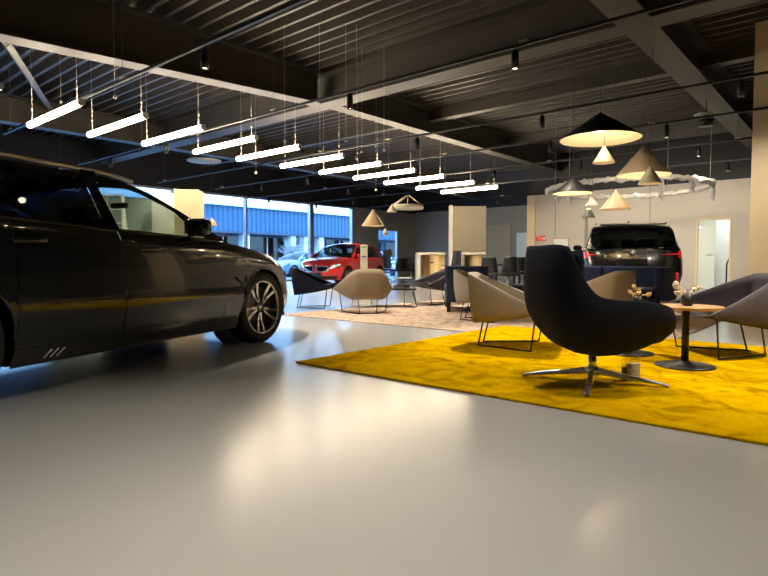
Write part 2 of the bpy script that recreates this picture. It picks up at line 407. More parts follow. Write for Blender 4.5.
# ladder
t = thing('step_ladder', 'pale step ladder seen through the side window of the grey wagon', 'ladder', (-4.88, 10.3, 0), .1)
for sx in (-1, 1):
    MB().tube([(sx*.26, -.3, 0), (sx*.16, 0, 2.0)], .03, 6).build('rail', 'white_paint', t)
    MB().tube([(sx*.26, .35, 0), (sx*.13, .04, 2.0)], .018, 6).build('rear_rail', 'white_paint', t)
for k in range(7):
    f = (k+1)/8; MB().box((0, -.3+.3*f, 2*f), (.48-.22*f, .07, .025)).build('step', 'white_paint', t)
MB().box((0, .02, 2.0), (.3, .14, .03)).build('top_step', 'white_paint', t)

# ------------------------------------------------------------------ outside
rstruct('ground_outside', MB().lim(-30, 70, 18.6, 80, -.25, -.05), 'asphalt')
def facade():
    t = rthing('office_building', 'long blue corrugated office building across the yard with a white roof band', 'building', 0, 0)
    mb = MB(); p = .4; u = -20.
    while u < 64:
        for (a, za, b, zb_) in ((u, 0, u+.12, 0), (u+.12, 0, u+.2, .08), (u+.2, .08, u+.32, .08), (u+.32, .08, u+.4, 0)):
            v = [mb._v(q) for q in ((a, 34+za, 2.95), (b, 34+zb_, 2.95), (b, 34+zb_, 4.7), (a, 34+za, 4.7))]; mb.face(v)
        u += p
    mb.build('cladding', 'facade_blue', t)
    MB().lim(-20, 64, 33.7, 46, 4.7, 5.12).build('roof_band', 'facade_white', t)
    MB().lim(-20, 64, 33.9, 36.5, 2.82, 2.95).build('soffit', 'facade_dark', t)
    MB().lim(-20, 64, 36.0, 46, -.05, 4.7).build('core', 'facade_blue', t)
    for u in range(-18, 64, 4):
        g = MB().lim(u+.3, u+3.6, 35.9, 35.95, .4, 2.7).build('window', 'glass_ext', t)
        MB().lim(u+1.9, u+1.98, 35.86, 35.9, .4, 2.7).build('frame', 'facade_white', g)
    for u in (8, 14, 20, 24.5, 28.9, 30.3, 31.9, 37, 43): MB().lim(u, u+.55, 34.2, 34.8, -.05, 2.82).build('pillar', 'facade_white', t)
facade()
def bare_tree(loc, label, h=2.2, n=46, seed=1):
    rnd = random.Random(seed)
    t = thing('bare_shrub', label, 'shrub', loc, group='bare shrubs in the yard')
    mb = MB(); mb.tube([(0, 0, -.05), (.02, 0, .5), (0, .02, 1.1)], .05, 8, rr=[.06, .045, .035]); mb.build('trunk', 'twig', t)
    mb = MB()
    for k in range(n):
        a = rnd.uniform(0, 2*PI); e = rnd.uniform(.25, 1.4); l = rnd.uniform(.6, 1.1)*h*.5
        p0 = Vector((0, 0, rnd.uniform(.8, 1.1))); d = Vector((math.cos(a)*math.cos(e), math.sin(a)*math.cos(e), math.sin(e)))
        p1 = p0+d*l*.5; p2 = p0+d*l+Vector((0, 0, .1))
        mb.tube([p0, p1, p2], .015, 5, rr=[.022, .014, .006])
        for q in range(5):
            b = p0+d*l*rnd.uniform(.4, 1); e2 = Vector((rnd.uniform(-1, 1), rnd.uniform(-1, 1), rnd.uniform(.0, 1)))*.35
            mb.tube([b, b+e2], .008, 4, rr=[.012, .005])
    mb.build('branches', 'twig', t, merge=False)
bare_tree(W(23.5, 27.5, -.05), 'bare pale shrub in the yard behind the bonnet of the grey wagon', 2.6, 60, 3)
bare_tree(W(28.6, 27.5, -.05), 'bare pale shrub in the yard above the windscreen of the red car', 2.6, 60, 5)
# ------------------------------------------------------------------ cars (X forward, Y left, origin on the floor mid wheelbase)
def roundel(parent, c, nrm, r):
    nrm = Vector(nrm).normalized(); q = Vector((0, 0, 1)).rotation_difference(nrm).to_matrix().to_4x4()
    m = Matrix.Translation(c) @ q
    mb = MB().use('gloss_black')
    mb.lathe([(.001, .004), (r*.95, .004), (r, 0)], n=20)
    mb.use('chrome').lathe([(r*.93, .004), (r, .006), (r*1.03, 0)], n=20); mb.lathe([(r*.58, .005), (r*.64, .007), (r*.66, .004)], n=20)
    for k in range(4):
        mb.use('plate_white' if k % 2 else 'blue_sign')
        a0 = k*PI/2; v = [mb._v((0, 0, .0055))]+[mb._v((r*.58*math.cos(a0+j*PI/12), r*.58*math.sin(a0+j*PI/12), .0055)) for j in range(7)]
        mb.face(v)
    mb.b.transform(m); return mb.build('badge', None, parent, merge=False)
def wheel_protos(r, rr, wd=.245, spokes=5):
    """tyre, rim mesh builders facing +Y"""
    ty = MB(); w = wd/2
    ty.lathe([(rr-.012, -w*.75), (rr+.005, -w*.95), (rr+.05, -w), (r-.02, -w*.92), (r, -w*.72), (r+.0, 0), (r, w*.72), (r-.02, w*.92), (rr+.05, w), (rr+.005, w*.95), (rr-.012, w*.75)], axis='Y', n=64)
    rd = MB(); rd.lathe([(rr-.03, -w*.8), (rr-.03, w*.55), (rr-.012, w*.8), (rr, w*.86)], axis='Y', n=64)
    rd.lathe([(.001, w*.25), (.07, w*.25), (.07, w*.55), (.001, w*.58)], axis='Y', n=24)
    rbm = MB()
    rbm.lathe([(rr+.002, w*.86), (rr-.004, w*.93), (rr-.016, w*.88), (rr-.018, w*.7)], axis='Y', n=64)
    for k in range(spokes):
        a = 2*PI*k/spokes+.3
        for sgn in (-1, 1):
            pts = []
            for (q, off, yy, hw) in ((.055, .010, w*.62, .012), (rr*.5, .026, w*.60, .013), (rr-.012, .052, w*.84, .017)):
                pts.append((q, off*sgn, yy, hw))
            for tgt, dy, e in ((rbm, 0, 1.), (rd, -.035, 1.35)):
                ring = []
                for (q, off, yy, hw) in pts:
                    row = []
                    for s2 in (-1, 1):
                        for d2 in (0, -.022):
                            x = q; z = off+s2*hw*e
                            row.append(tgt._v((x*math.cos(a)-z*math.sin(a), yy+dy+d2, x*math.sin(a)+z*math.cos(a))))
                    ring.append(row)
                for A, B in zip(ring, ring[1:]):
                    for i, j in ((0, 1), (1, 3), (3, 2), (2, 0)): tgt.face([A[i], A[j], B[j], B[i]])
    return ty, rd, rbm
def make_car(name, label, loc, heading, S, paint, group=None):
    t = thing(name, label, 'car', loc, heading, group)
    Wd, xf, xr, wb, wr, rr = S['W'], S['xf'], S['xr'], S['wb'], S['wr'], S['rr']
    zs = S.get('zs', .19); xsf, xsr = S['xsf'], S['xsr']; nf, nr = S.get('nf', 2.6), S.get('nr', 3.2)
    ax = (wb/2, -wb/2); ar = wr+S.get('gap', .045); zc = wr
    belt = S['belt']; roof = S['roof']; xa, xb_ = roof[-1][0], roof[0][0]
    def plan(u):                                   # half outline of the widest section
        if u <= 1:
            th = (1-u)*PI/2; return (xsr-(xsr-xr)*math.sin(th)**(2/nr), Wd*.985*max(0, math.cos(th))**(2/nr))
        if u <= 2:
            x = xsr+(xsf-xsr)*(u-1); k = 1-.015*((2*(u-1)-1)**2); return (x, Wd*k)
        th = (u-2)*PI/2; return (xsf+(xf-xsf)*math.sin(th)**(2/nf), Wd*.985*max(0, math.cos(th))**(2/nf))
    def ux(x):
        if x <= xsr:
            s = min(1, (xsr-x)/(xsr-xr)); return 1-math.asin(s**(nr/2))/(PI/2)
        if x >= xsf:
            s = min(1, (x-xsf)/(xf-xsf)); return 2+math.asin(s**(nf/2))/(PI/2)
        return 1+(x-xsr)/(xsf-xsr)
    sec = S.get('sec', [(0, .10), (.10, .062), (.24, .030), (.35, .006), (.41, .0), (.60, .009), (.80, .026), (.93, .045), (1, .08)])
    nose = S.get('nose', [(0, .05), (.25, .0), (.6, .0), (.85, .03), (1, .12)]); tail = S.get('tail', [(0, .06), (.3, .0), (.6, .01), (.85, .03), (1, .06)])
    zb = lambda x: interp(belt, x)
    zr = lambda x: interp(roof, x)
    def surf(u, z, off=0.):
        x, y = plan(u); e = .004
        x0, y0 = plan(max(0, u-e)); x1, y1 = plan(min(3, u+e)); tx, ty_ = x1-x0, y1-y0; l = math.hypot(tx, ty_) or 1
        nx, ny = (-ty_/l, tx/l)
        if ny < 0 and 1 < u < 2: nx, ny = -nx, -ny
        if nx*x < 0 and (u < .5 or u > 2.5): nx, ny = -nx, -ny
        tt = (z-zs)/max(.05, zb(x)-zs); ins = interp(sec, tt)
        if u > 2: k = (u-2)**2; ins = ins*(1-k)+interp(nose, tt)*k
        elif u < 1: k = (1-u)**2; ins = ins*(1-k)+interp(tail, tt)*k
        d = off-ins
        yy = y+ny*d
        return (x+nx*d, max(0., yy), z)
    ZB = lambda x: zb(x)
    def patch(mb, u0, u1, zlo, zhi, nu, nv, off=0., sides=(1, -1), slant=0.):
        for s in sides:
            def f(a, b):
                u = u0+(u1-u0)*a; x = plan(u)[0]; z = zlo(x)+(zhi(x)-zlo(x))*b
                p = surf(u+slant*(b-.5), z, off); return (p[0], p[1]*s, p[2])
            mb.grid(f, nu, nv)
    base = lambda x: zs+.10
    arch = lambda xc: (lambda x: zc+math.sqrt(max(0, ar*ar-(x-xc)**2)))
    fa, ra = ax
    body = MB().use(paint); rear = MB().use(paint); front = body
    full = lambda x: zs
    # side body around the arches
    patch(rear, 0, .6, full, ZB, 14, 16); patch(rear, .6, ux(ra-ar), full, ZB, 14, 16)
    patch(rear, ux(ra-ar), ux(ra+ar), arch(ra), ZB, 28, 10)
    d0, d1, d2 = S['doors']                        # rear door start, B pillar, front door end
    patch(rear, ux(ra+ar), ux(d0), base, ZB, 4, 16)
    patch(body, ux(d2), ux(fa-ar), base, ZB, 4, 16)
    patch(body, ux(fa-ar), ux(fa+ar), arch(fa), ZB, 28, 10)
    patch(body, ux(fa+ar), 2.55, full, ZB, 16, 16); patch(body, 2.55, 3, full, ZB, 14, 16)
    # bonnet and rear deck
    def deckf(x0u, x1u, crown, n, body):
        def f(a, b):
            u = x0u+(x1u-x0u)*a; x = plan(u)[0]; p = surf(u, zb(x)); s = (b*2-1)
            e = abs(s)
            cr = crown(x)*(1-e**2.5)
            return (p[0], p[1]*s, p[2]+cr)
        body.grid(f, n, 16)
    ff = S.get('crown', .055)
    deckf(ux(xa), 3, lambda x: ff*min(1, (xf-x)/.35)*(1 if x < xf-.35 else 1), 36, front)
    if xb_ > xr+.03: deckf(0, ux(xb_), lambda x: .02, 12, rear)
    # underside lip
    def und(a, b):
        u = 3*a; p = surf(u, zs); return (p[0], p[1]*(b*2-1), zs)
    front.build('front_body', None, t); rear.build('rear_body', None, t)
    ub = MB(); q = wb/2-ar
    ub.lim(-q, q, -Wd+.12, Wd-.12, zs+.0, zs+.06); ub.lim(xr+.2, xf-.2, -Wd+.36, Wd-.36, zs+.02, zs+.1); ub.lim(fa+ar, xf-.28, -Wd+.25, Wd-.25, zs, zs+.04)
    ub.build('underbody', 'plastic_black', t, merge=False)
    sk = MB(); patch(sk, ux(ra+ar), ux(fa-ar), lambda x: zs-.01, lambda x: zs+.10, 12, 5, .004); patch(sk, ux(ra+ar), ux(fa-ar), lambda x: zs+.095, lambda x: zs+.115, 12, 2, .0)
    sk.build('side_skirt', S.get('skirt', 'gloss_black'), t)
    for a0, a1 in ((d0, d1), (d1, d2)):
        for s in (1, -1):
            dm = MB(); g = .004; patch(dm, ux(a0+g), ux(a1-g), base, ZB, 22, 18, 0., (s,)); dd = dm.build('door', paint, t)
            xh = a0+(a1-a0)*(.12 if a0 == d0 else .22); zh = zb(xh)-.115
            hb = MB()
            def hf(a, b, s=s, xh=xh, zh=zh):
                x = xh-.11+.22*a; p = surf(ux(x), zh+.0, .004+.022*math.sin(PI*min(1, max(0, a)))**.4); w = .016
                c = math.cos(2*PI*b); e = math.sin(2*PI*b)
                return (p[0], s*(p[1]+.006*c), zh+w*e+.006*a)
            hb.grid(hf, 10, 8); hb.build('door_handle', 'paint_dark' if paint != 'paint_red' else paint, dd)
    # arches, wheels
    for xc in ax:
        for s in (1, -1):
            lip = MB()
            lip.tube([(*((lambda p: (p[0], p[1]*s))(surf(ux(xc+ar*math.cos(a)), zc+ar*math.sin(a), -.003))), zc+ar*math.sin(a)) for a in [PI*k/24 for k in range(25)]], S.get('lip', .010), 6)
            lip.build('arch_trim', 'plastic_black' if S.get('clad') else paint, t)
            well = MB()
            def wf(a, b, xc=xc, s=s):
                th = -0.25+(PI+.5)*a; return (xc+(ar+.005)*math.cos(th), s*(Wd-.05-.36*b), zc+(ar+.005)*math.sin(th))
            well.grid(wf, 20, 2)
            well.tube([(xc, s*(Wd-.41), zc), (xc, s*(Wd-.42), zc)], ar, 24)
            well.build('wheel_arch', 'plastic_black', t)
    ty, rd, rbm = wheel_protos(wr, rr); proto = None
    for xc in ax:
        for s in (1, -1):
            y = s*(Wd-.035-.1225)
            if proto is None:
                w0 = ty.build('wheel', 'tyre', t); r1 = rd.build('rim', 'rim_dark', w0, merge=False); r2 = rbm.build('spokes', 'rim_bright', w0, merge=False)
                bd = MB().lathe([(.06, .02), (rr*.78, .02), (rr*.78, .05), (.06, .05)], axis='Y', n=32).build('brake_disc', 'brake', w0)
                cb = roundel(w0, (0, .073, 0), (0, 1, 0), .033); cb.name = 'hub_cap'; proto = w0; cur = w0
            else: cur = copy_tree(proto, parent=t)
            cur.location = (xc, y, wr); cur.rotation_euler = (0, .35*xc, (0 if s > 0 else PI)+(S.get('steer', 0) if xc > 0 else 0))
    # greenhouse
    k = S.get('tumble', .40)
    def gy(x, z): u = ux(x); p = surf(u, zb(x)); return max(0, p[1]-(z-zb(x))*k)
    ft = .045
    def strip(mb, b0, b1, t0, t1, lo, hi, nu, nv, off=0., sides=(1, -1)):
        for s in sides:
            def f(a, b):
                x = (b0+(t0-b0)*b)*(1-a)+(b1+(t1-b1)*b)*a; z = lo(x)+(hi(x)-lo(x))*b
                return (x, s*(gy(x, z)+off), z)
            mb.grid(f, nu, nv)
    lo = lambda x: min(zb(x)+.018, zr(x)); hi = lambda x: max(lo(x), zr(x)-ft)
    wins = S['wins']                               # (b0, t0, b1, t1) from the rear forwards
    pil = MB().use(paint)
    strip(pil, xb_, xa, xb_, xa, lambda x: max(zb(x), hi(x)), zr, 60, 2)
    fw = wins[0]; strip(pil, xb_, fw[0], xb_, fw[1], lambda x: min(zb(x), zr(x)), hi, 14, 5)
    lw = wins[-1]; strip(pil, lw[2], xa, lw[3], xa, lambda x: min(zb(x), zr(x)), hi, 6, 3)
    pil.use('gloss_black')
    strip(pil, xb_, xa, xb_, xa, lambda x: min(zb(x)-.004, zr(x)), lo, 60, 1, .003)
    for a, b in zip(wins, wins[1:]): strip(pil, a[2], b[0], a[3], b[1], lo, hi, 3, 6, .001)
    strip(pil, fw[0]-.02, lw[2]+.02, fw[1]-.02, lw[3]+.02, lambda x: hi(x)-.004, lambda x: hi(x)+.014, 40, 1, .004)
    crg = lambda x: .05*min(1, max(0, (zr(x)-zb(x))/.25))+.006
    def top(mb, x0, x1, n, lim=1.):
        def f(a, b):
            x = x0+(x1-x0)*a; y = gy(x, zr(x))*lim; s = b*2-1
            return (x, y*s, zr(x)+crg(x)*(1-s*s*lim*lim))
        mb.grid(f, n, 14)
    xw, xq = S['xw'], S['xq']
    top(pil.use(paint), xq, xw, 24)
    pil.build('roof', None, t)
    for i, wn in enumerate(wins):
        for s in (1, -1):
            g = MB(); strip(g, wn[0], wn[2], wn[1], wn[3], lo, hi, 14, 6, -.004, (s,))
            g.build('side_window', 'glass_car' if i == len(wins)-1 or S.get('clear') else 'glass_privacy', t)
    g = MB(); top(g, xw, xa, 14); g.build('windscreen', 'glass_car', t)
    g = MB(); top(g, xb_, xq, 14); g.build('rear_window', 'glass_privacy' if not S.get('clear') else 'glass_car', t)
    # interior
    it = MB(); it.box((-.1, 0, zs+.2), (wb*.75, Wd*1.55, .16)); it.box((xa-.32, 0, zb(xa)-.2), (.5, Wd*1.55, .3))
    it.build('dashboard', 'interior', t, bevel=.03)
    for (sx, sy) in ((.12, .37), (.12, -.37), (-.85, .42), (-.85, 0), (-.85, -.42)):
        st = MB(); st.box((sx+.12, sy, .48), (.52, .48, .16), ry=-.1); st.box((sx-.22, sy, .80), (.14, .46, .66), ry=-.25); st.box((sx-.33, sy, S['hr']), (.09, .25, .17), ry=-.2)
        st.build('seat', 'seat_leather', t, bevel=.035, merge=False)
    sw = MB(); sw.tube([(xa-.62+.06*math.sin(a), .37+.18*math.cos(a), zb(xa)-.09+.17*math.sin(a)) for a in [2*PI*j/20 for j in range(20)]], .014, 6, closed=True); sw.build('steering_wheel', 'interior', t)
    mr = MB(); mr.box((xa-.42, 0, zr(xw)-.04), (.03, .18, .05)); mr.build('rear_view_mirror', 'interior', t, bevel=.01)
    # door mirrors
    for s in (1, -1):
        xm = S['xm']; ym = gy(xm, zb(xm)); zm = zb(xm)+.085
        mm = MB()
        def mf(a, b, xm=xm, zm=zm, ym=ym, s=s):
            th = 2*PI*a; ph = PI*b; sx, sy, sz = .065, .105, .072
            e = .6
            pw = lambda v: math.copysign(abs(v)**e, v)
            return (xm+sx*pw(math.cos(th))*math.sin(ph)**e, s*(ym+.13+sy*pw(math.cos(ph))), zm+sz*pw(math.sin(th))*math.sin(ph)**e)
        mm.grid(mf, 18, 12, closeu=True)
        mo = mm.build('door_mirror', S.get('mirror', paint), t)
        MB().tube([(xm+.02, s*(ym-.02), zb(xm)-.02), (xm+.01, s*(ym+.09), zm-.04)], .022, 8).build('mirror_foot', 'gloss_black', mo)
        MB().box((xm-.064, s*(ym+.13), zm), (.006, .17, .10)).build('mirror_glass', 'mirror', mo, bevel=.003)
    # lamps and grille
    for s in (1, -1):
        h0, h1, hz0, hz1 = S['head']
        hl = MB(); patch(hl, h0, h1, lambda x: zb(x)-hz0, lambda x: zb(x)-hz1, 12, 5, .006, (s,)); ho = hl.build('headlight', 'headlight', t)
        fr = MB(); patch(fr, h0-.02, h1+.015, lambda x: zb(x)-hz0-.018, lambda x: zb(x)-hz1+.012, 12, 5, .003, (s,)); fr.build('surround', 'gloss_black', ho)
        t0, t1, tz0, tz1 = S['tail_lamp']
        tl = MB(); patch(tl, t0, t1, lambda x: tz0, lambda x: tz1, 14, 4, .007, (s,)); to = tl.build('tail_light', 'taillight', t)
        fr = MB(); patch(fr, max(0.01, t0-.03), t1+.02, lambda x: tz0-.02, lambda x: tz1+.02, 14, 4, .004, (s,)); fr.build('surround', 'gloss_black', to)
    if 'grille' in S:
        g0, g1, gz0, gz1 = S['grille']
        for s in (1, -1):
            gr = MB(); patch(gr, g0, g1, lambda x: gz0, lambda x: gz1, 10, 5, .008, (s,)); go = gr.build('grille', 'gloss_black', t)
            pts = []
            for (u, z) in [(g0, gz0), (g0, gz1), (g1, gz1), (g1, gz0)]:
                p = surf(u, z, .012); pts.append((p[0], p[1]*s, p[2]))
            ring = []
            cor = [(g0+.03, gz0), (g0, gz0+.05), (g0+.01, gz1-.04), (g0+.05, gz1), (g1-.03, gz1), (g1, gz1-.04), (g1, gz0+.04), (g1-.03, gz0)]
            for (u, z) in cor: p = surf(u, z, .014); ring.append((p[0], p[1]*s, p[2]))
            MB().tube(ring, .010, 6, closed=True).build('grille_frame', 'chrome', go)
            bars = MB()
            for j in range(1, 8):
                u = g0+(g1-g0)*j/8; a = surf(u, gz0+.02, .012); b = surf(u, gz1-.02, .012); bars.tube([(a[0], a[1]*s, a[2]), (b[0], b[1]*s, b[2])], .006, 4)
            bars.build('grille_bars', 'plastic_black', go)
        for s in (1, -1):
            lw_ = MB(); patch(lw_, 2.42, 3, lambda x: zs+.03, lambda x: zs+.15, 14, 3, .006, (s,)); lw_.build('air_intake', 'plastic_black', t)
        p = surf(2.995, zb(xf)-.03, .01); roundel(t, (p[0]-.05, 0, zb(xf)+.02), (.75, 0, .66), .045)
        pl = MB(); pl.box((surf(3, .42, .02)[0], 0, zs+.2), (.012, .52, .11)); pl.build('number_plate', S.get('plate', 'plate_white'), t)
    return t, surf, ux, zb, zr, gy

WAGON = dict(steer=-.07, W=.95, xf=2.53, xr=-2.69, xsf=1.35, xsr=-1.95, wb=2.995, wr=.352, rr=.266, zs=.20, nf=2.7, nr=3.2, gap=.04,
    belt=[(-2.69, 1.03), (-2.3, 1.07), (-1.5, 1.055), (-.5, 1.02), (.6, .985), (1.0, .965), (1.5, .90), (1.9, .82), (2.25, .73), (2.53, .64)],
    roof=[(-2.64, 1.06), (-2.5, 1.22), (-2.2, 1.33), (-1.7, 1.37), (-.9, 1.40), (-.3, 1.40), (.0, 1.365), (.35, 1.25), (.7, 1.10), (1.0, .965)],
    xw=.10, xq=-2.25, doors=(-1.10, -.32, .85), wins=[(-2.25, -1.95, -1.45, -1.35), (-1.37, -1.25, -.41, -.46), (-.29, -.37, .74, .35)],
    xm=.39, hr=1.12, head=(2.36, 2.62, .135, .045), tail_lamp=(.25, .85, .86, .97), grille=(2.72, 2.97, .42, .66), crown=.06)
HATCH = dict(WAGON); HATCH.update(steer=0, W=.90, xf=2.18, xr=-2.18, xsf=1.25, xsr=-1.5, wb=2.67, wr=.33, rr=.24, zs=.18, nf=2.6,
    belt=[(-2.18, .98), (-1.8, 1.0), (-1.0, .99), (-.3, .96), (.6, .94), (1.0, .93), (1.4, .89), (1.8, .81), (2.05, .73), (2.18, .66)],
    roof=[(-2.05, .99), (-1.85, 1.15), (-1.55, 1.32), (-1.1, 1.41), (-.4, 1.455), (.0, 1.43), (.3, 1.34), (.7, 1.14), (1.05, .93)],
    xw=.05, xq=-1.55, doors=(-.95, -.05, .85), wins=[(-1.45, -1.2, -1.05, -1.0), (-1.0, -.95, -.08, -.12), (0, -.04, .85, .4)], xm=.62, hr=1.08,
    head=(2.3, 2.66, .15, .05), tail_lamp=(.3, .9, .8, .93), grille=(2.70, 2.975, .47, .66), skirt='gloss_black', clear=True, plate='gloss_black')
SUV = dict(WAGON); SUV.update(steer=0, W=.96, xf=2.30, xr=-2.45, xsf=1.4, xsr=-1.95, wb=2.865, wr=.375, rr=.262, zs=.24, nf=2.8, nr=3.6,
    belt=[(-2.45, 1.05), (-2.0, 1.13), (-1.0, 1.11), (.4, 1.07), (1.0, 1.05), (1.6, 1.0), (2.0, .93), (2.3, .78)],
    roof=[(-2.38, 1.08), (-2.25, 1.25), (-2.02, 1.45), (-1.75, 1.53), (-1.0, 1.57), (-.3, 1.56), (.1, 1.49), (.5, 1.38), (1.05, 1.05)],
    xw=.05, xq=-1.93, doors=(-1.0, -.05, .9), wins=[(-1.95, -1.6, -1.15, -1.1), (-1.07, -1.0, -.1, -.14), (0, -.04, .85, .4)], xm=.62, hr=1.2, tumble=.36,
    head=(2.4, 2.7, .15, .05), tail_lamp=(.60, .95, .88, 1.01), grille=(2.72, 2.97, .45, .75), clad=True, lip=.022,
    tail=[(0, .10), (.25, .0), (.45, .0), (.7, .03), (1, .10)])
# dark wagon in the left foreground
AL = math.radians(20)                              # its nose points away, 21 degrees right of straight ahead
hx, hy = math.sin(AL), math.cos(AL)
wx, wy, _ = at(261, 342, 0)                         # front right wheel
off = 1.4975; lat = .865
cx, cy = wx-hx*off-hy*lat, wy-hy*off+hx*lat
car, surf, ux, zb, zr, gy = make_car('estate_car', 'large dark grey estate car filling the left side of the photo', (cx, cy, 0), PI/2-AL, WAGON, 'paint_dark')
for s in (1, -1):
    rl = MB(); rl.tube([(x, s*(gy(x, zr(x))-.02), zr(x)+.035) for x in [-2.1+.1*k for k in range(22)]], .014, 6); rl.build('roof_rail', 'alu', car)
    for x in (-2.0, -.4): MB().box((x, s*(gy(x, zr(x))-.02), zr(x)+.02), (.12, .02, .04)).build('rail_foot', 'gloss_black', car)
    vt = MB(); p = surf(ux(.98), .62, .004); q2 = surf(ux(1.10), .60, .004)
    vt.tube([(p[0], s*p[1], .66), (q2[0]-.02, s*q2[1], .60), (p[0]+.03, s*p[1], .50)], .007, 5); vt.build('side_vent', 'gloss_black', car)
    mk = MB()
    for k in range(3): a = surf(ux(-.86+.045*k), .27, .008); b = surf(ux(-.90+.045*k), .215, .008); mk.tube([(a[0], s*a[1], .272), (b[0], s*b[1], .222)], .006, 5)
    mk.build('sill_badge', 'chrome', car)
    ws = MB(); ws.tube([(x, s*(gy(x, zb(x)+.012)+.006), zb(x)+.006) for x in [-2.2+.1*k for k in range(32)]], .005, 5); ws.build('window_trim', 'gloss_black', car)
# red hatchback by the windows
ang = math.radians(-90-20-3)
rc, *_ = make_car('hatchback', 'bright red hatchback parked by the windows', (-1.5, 21.2, 0), ang, HATCH, 'paint_red')
# black SUV, rear towards the lounge
AS = math.radians(18.5)
sx, sy = aty(632, 290, 11.1)[0], 11.1
sv, s_surf, *_ = make_car('suv', 'black sport utility car seen from behind under the wrapped ring lamp', (sx+2.45*math.sin(AS), sy+2.45*math.cos(AS), 0), PI/2-AS, SUV, 'paint_black')
MB().lathe([(.02, 0), (.03, .0), (.012, .06), (.001, .075)], (-1.45, 0, 1.60), n=10).build('roof_aerial', 'gloss_black', sv)
MB().box((-2.14, 0, 1.56), (.34, 1.2, .03), ry=-.12).build('roof_spoiler', 'paint_black', sv, bevel=.01)
MB().box((-2.468, 0, .80), (.02, .52, .12)).build('plate_recess', 'plastic_black', sv)
roundel(sv, (-2.44, 0, 1.0), (-1, 0, .12), .055)
mb = MB(); mb.box((-2.445, .60, .95), (.01, .16, .03)); mb.build('model_letters', 'chrome', sv)
for s in (1, -1):
    mb = MB(); mb.box((-2.33, s*.80, .45), (.10, .05, .30), rz=s*.5); mb.build('reflector', 'taillight', sv, bevel=.01)
    MB().tube([(-1.9+.1*k, s*(.66), 1.59+.02*math.sin(PI*k/18)) for k in range(19)], .014, 6).build('roof_rail', 'gloss_black', sv)
mb = MB(); mb.box((-2.38, 0, .34), (.14, 1.3, .12)); mb.build('rear_diffuser', 'plastic_black', sv, bevel=.02)
for s in (1, -1):
    mb = MB()
    def tf(a, b, s=s):
        p = s_surf(.22+.40*a, .94+.03*b*(.3+.7*a), .008); return (p[0], p[1]*s, p[2])
    mb.grid(tf, 12, 2); mb.build('tail_light_strip', 'taillight', sv)
# cars outside
for (u, v, rz_, lab) in ((25.5, 22.5, RZ+.2, 'pale blue-grey car parked outside beyond the window behind the wagon nose'), (22.2, 25.5, RZ+PI+.1, 'second grey car parked farther out in the yard')):
    make_car('parked_car', lab, W(u, v, -.05), rz_, HATCH, 'paint_silver')
# ------------------------------------------------------------------ rugs
o = rstruct('rug_yellow_', MB().lim(2.93, 6.29, -3.6, 3.42, 0, .016), 'rug_yellow', bevel=.005)
o.name = 'rug'; del o['kind']; tag(o, 'large mustard yellow pile rug under the swivel lounge chair', 'rug')
o = rstruct('rug', MB().prism([(5.5, 3.44), (6.31, 3.44), (6.31, 1.48), (9.95, 1.48), (9.95, 6.78), (5.5, 6.78)], 0, .009), 'rug_beige', bevel=.003)
del o['kind']; tag(o, 'beige and pink patterned rug behind the yellow rug', 'rug')
# ------------------------------------------------------------------ low sled-base chairs
def crv(P, t):                                    # Catmull-Rom through P, t in 0..1
    n = len(P)-1; k = min(n-1, int(t*n)); f = t*n-k
    p = [Vector(P[max(0, min(n, k+j-1))]) for j in range(4)]
    return .5*((2*p[1])+(p[2]-p[0])*f+(2*p[0]-5*p[1]+4*p[2]-p[3])*f*f+(3*p[1]-p[0]-3*p[2]+p[3])*f**3)
TOPH = [(.39, .485, .372), (.12, .395, .475), (-.14, .30, .592), (-.32, .20, .672), (-.36, .08, .685)]
BOTH = [(.385, .48, .35), (.12, .39, .29), (-.14, .295, .245), (-.285, .205, .225), (-.285, .08, .225)]
mir = lambda H: H+[(x, -y, z) for x, y, z in reversed(H)]
def low_chair(label, loc, deg, fab, seat=None, proto={}):
    key = (fab, seat)
    if key in proto:
        t = copy_tree(proto[key], label); t.location = loc; t.rotation_euler.z = math.radians(deg); return t
    t = thing('tub_chair', label, 'chair', loc, math.radians(deg)); proto[key] = t
    T, B = mir(TOPH), mir(BOTH)
    sh = MB()
    def f(a, b):
        p = crv(T, a); q = crv(B, a); m = q.lerp(p, b); bul = .016*math.sin(PI*b)
        d = Vector((m.x+.0, m.y*1.2, 0)); d = d.normalized() if d.length > 0 else Vector((-1, 0, 0))
        if m.x > 0: d = Vector((0, math.copysign(1, m.y), 0))
        return m+d*bul*(1 if m.x < .2 else .3)
    sh.grid(f, 36, 6); sh.build('shell', fab, t, solid=.03, fixn=True)
    se = MB(); n = 14
    def up(a, b):                                  # seat pad, top then front then underside
        x0 = .37-.62*a; k = a
        w = interp([(-.26, .17), (-.1, .28), (.15, .365), (.37, .43)], x0)
        zb0 = interp([(-.26, .238), (.0, .285), (.37, .345)], x0)
        ph = b*2*PI; c, s = math.cos(ph), math.sin(ph)
        y = w*math.copysign(abs(c)**.35, c); z = zb0+.042+.042*math.copysign(abs(s)**.5, s)
        return (x0+(.035*(1-abs(c)**2) if a == 0 else .0), y, z)
    se.grid(up, n, 28)
    ring = [up(0, j/28) for j in range(28)]
    vs = [se._v(p) for p in ring]; se.face(vs)
    se.build('seat', seat or fab, t)
    for (p, q) in (((-.255, .13, .008), (-.20, .15, .26)), ((-.255, -.13, .008), (-.20, -.15, .26)), ((.25, .35, .008), (.30, .40, .36)), ((.25, -.35, .008), (.30, -.40, .36))):
        MB().tube([p, q], .0075, 8).build('leg', 'wire_metal', t)
    MB().tube([(.25, .35, .008), (-.255, .13, .008), (-.255, -.13, .008), (.25, -.35, .008)], .0075, 8).build('base_rail', 'wire_metal', t)
    return t
RG = .010
low_chair('low dark navy tub chair beside the nose of the grey wagon', (-1.235, 9.85, RG), -2, 'fabric_navy')
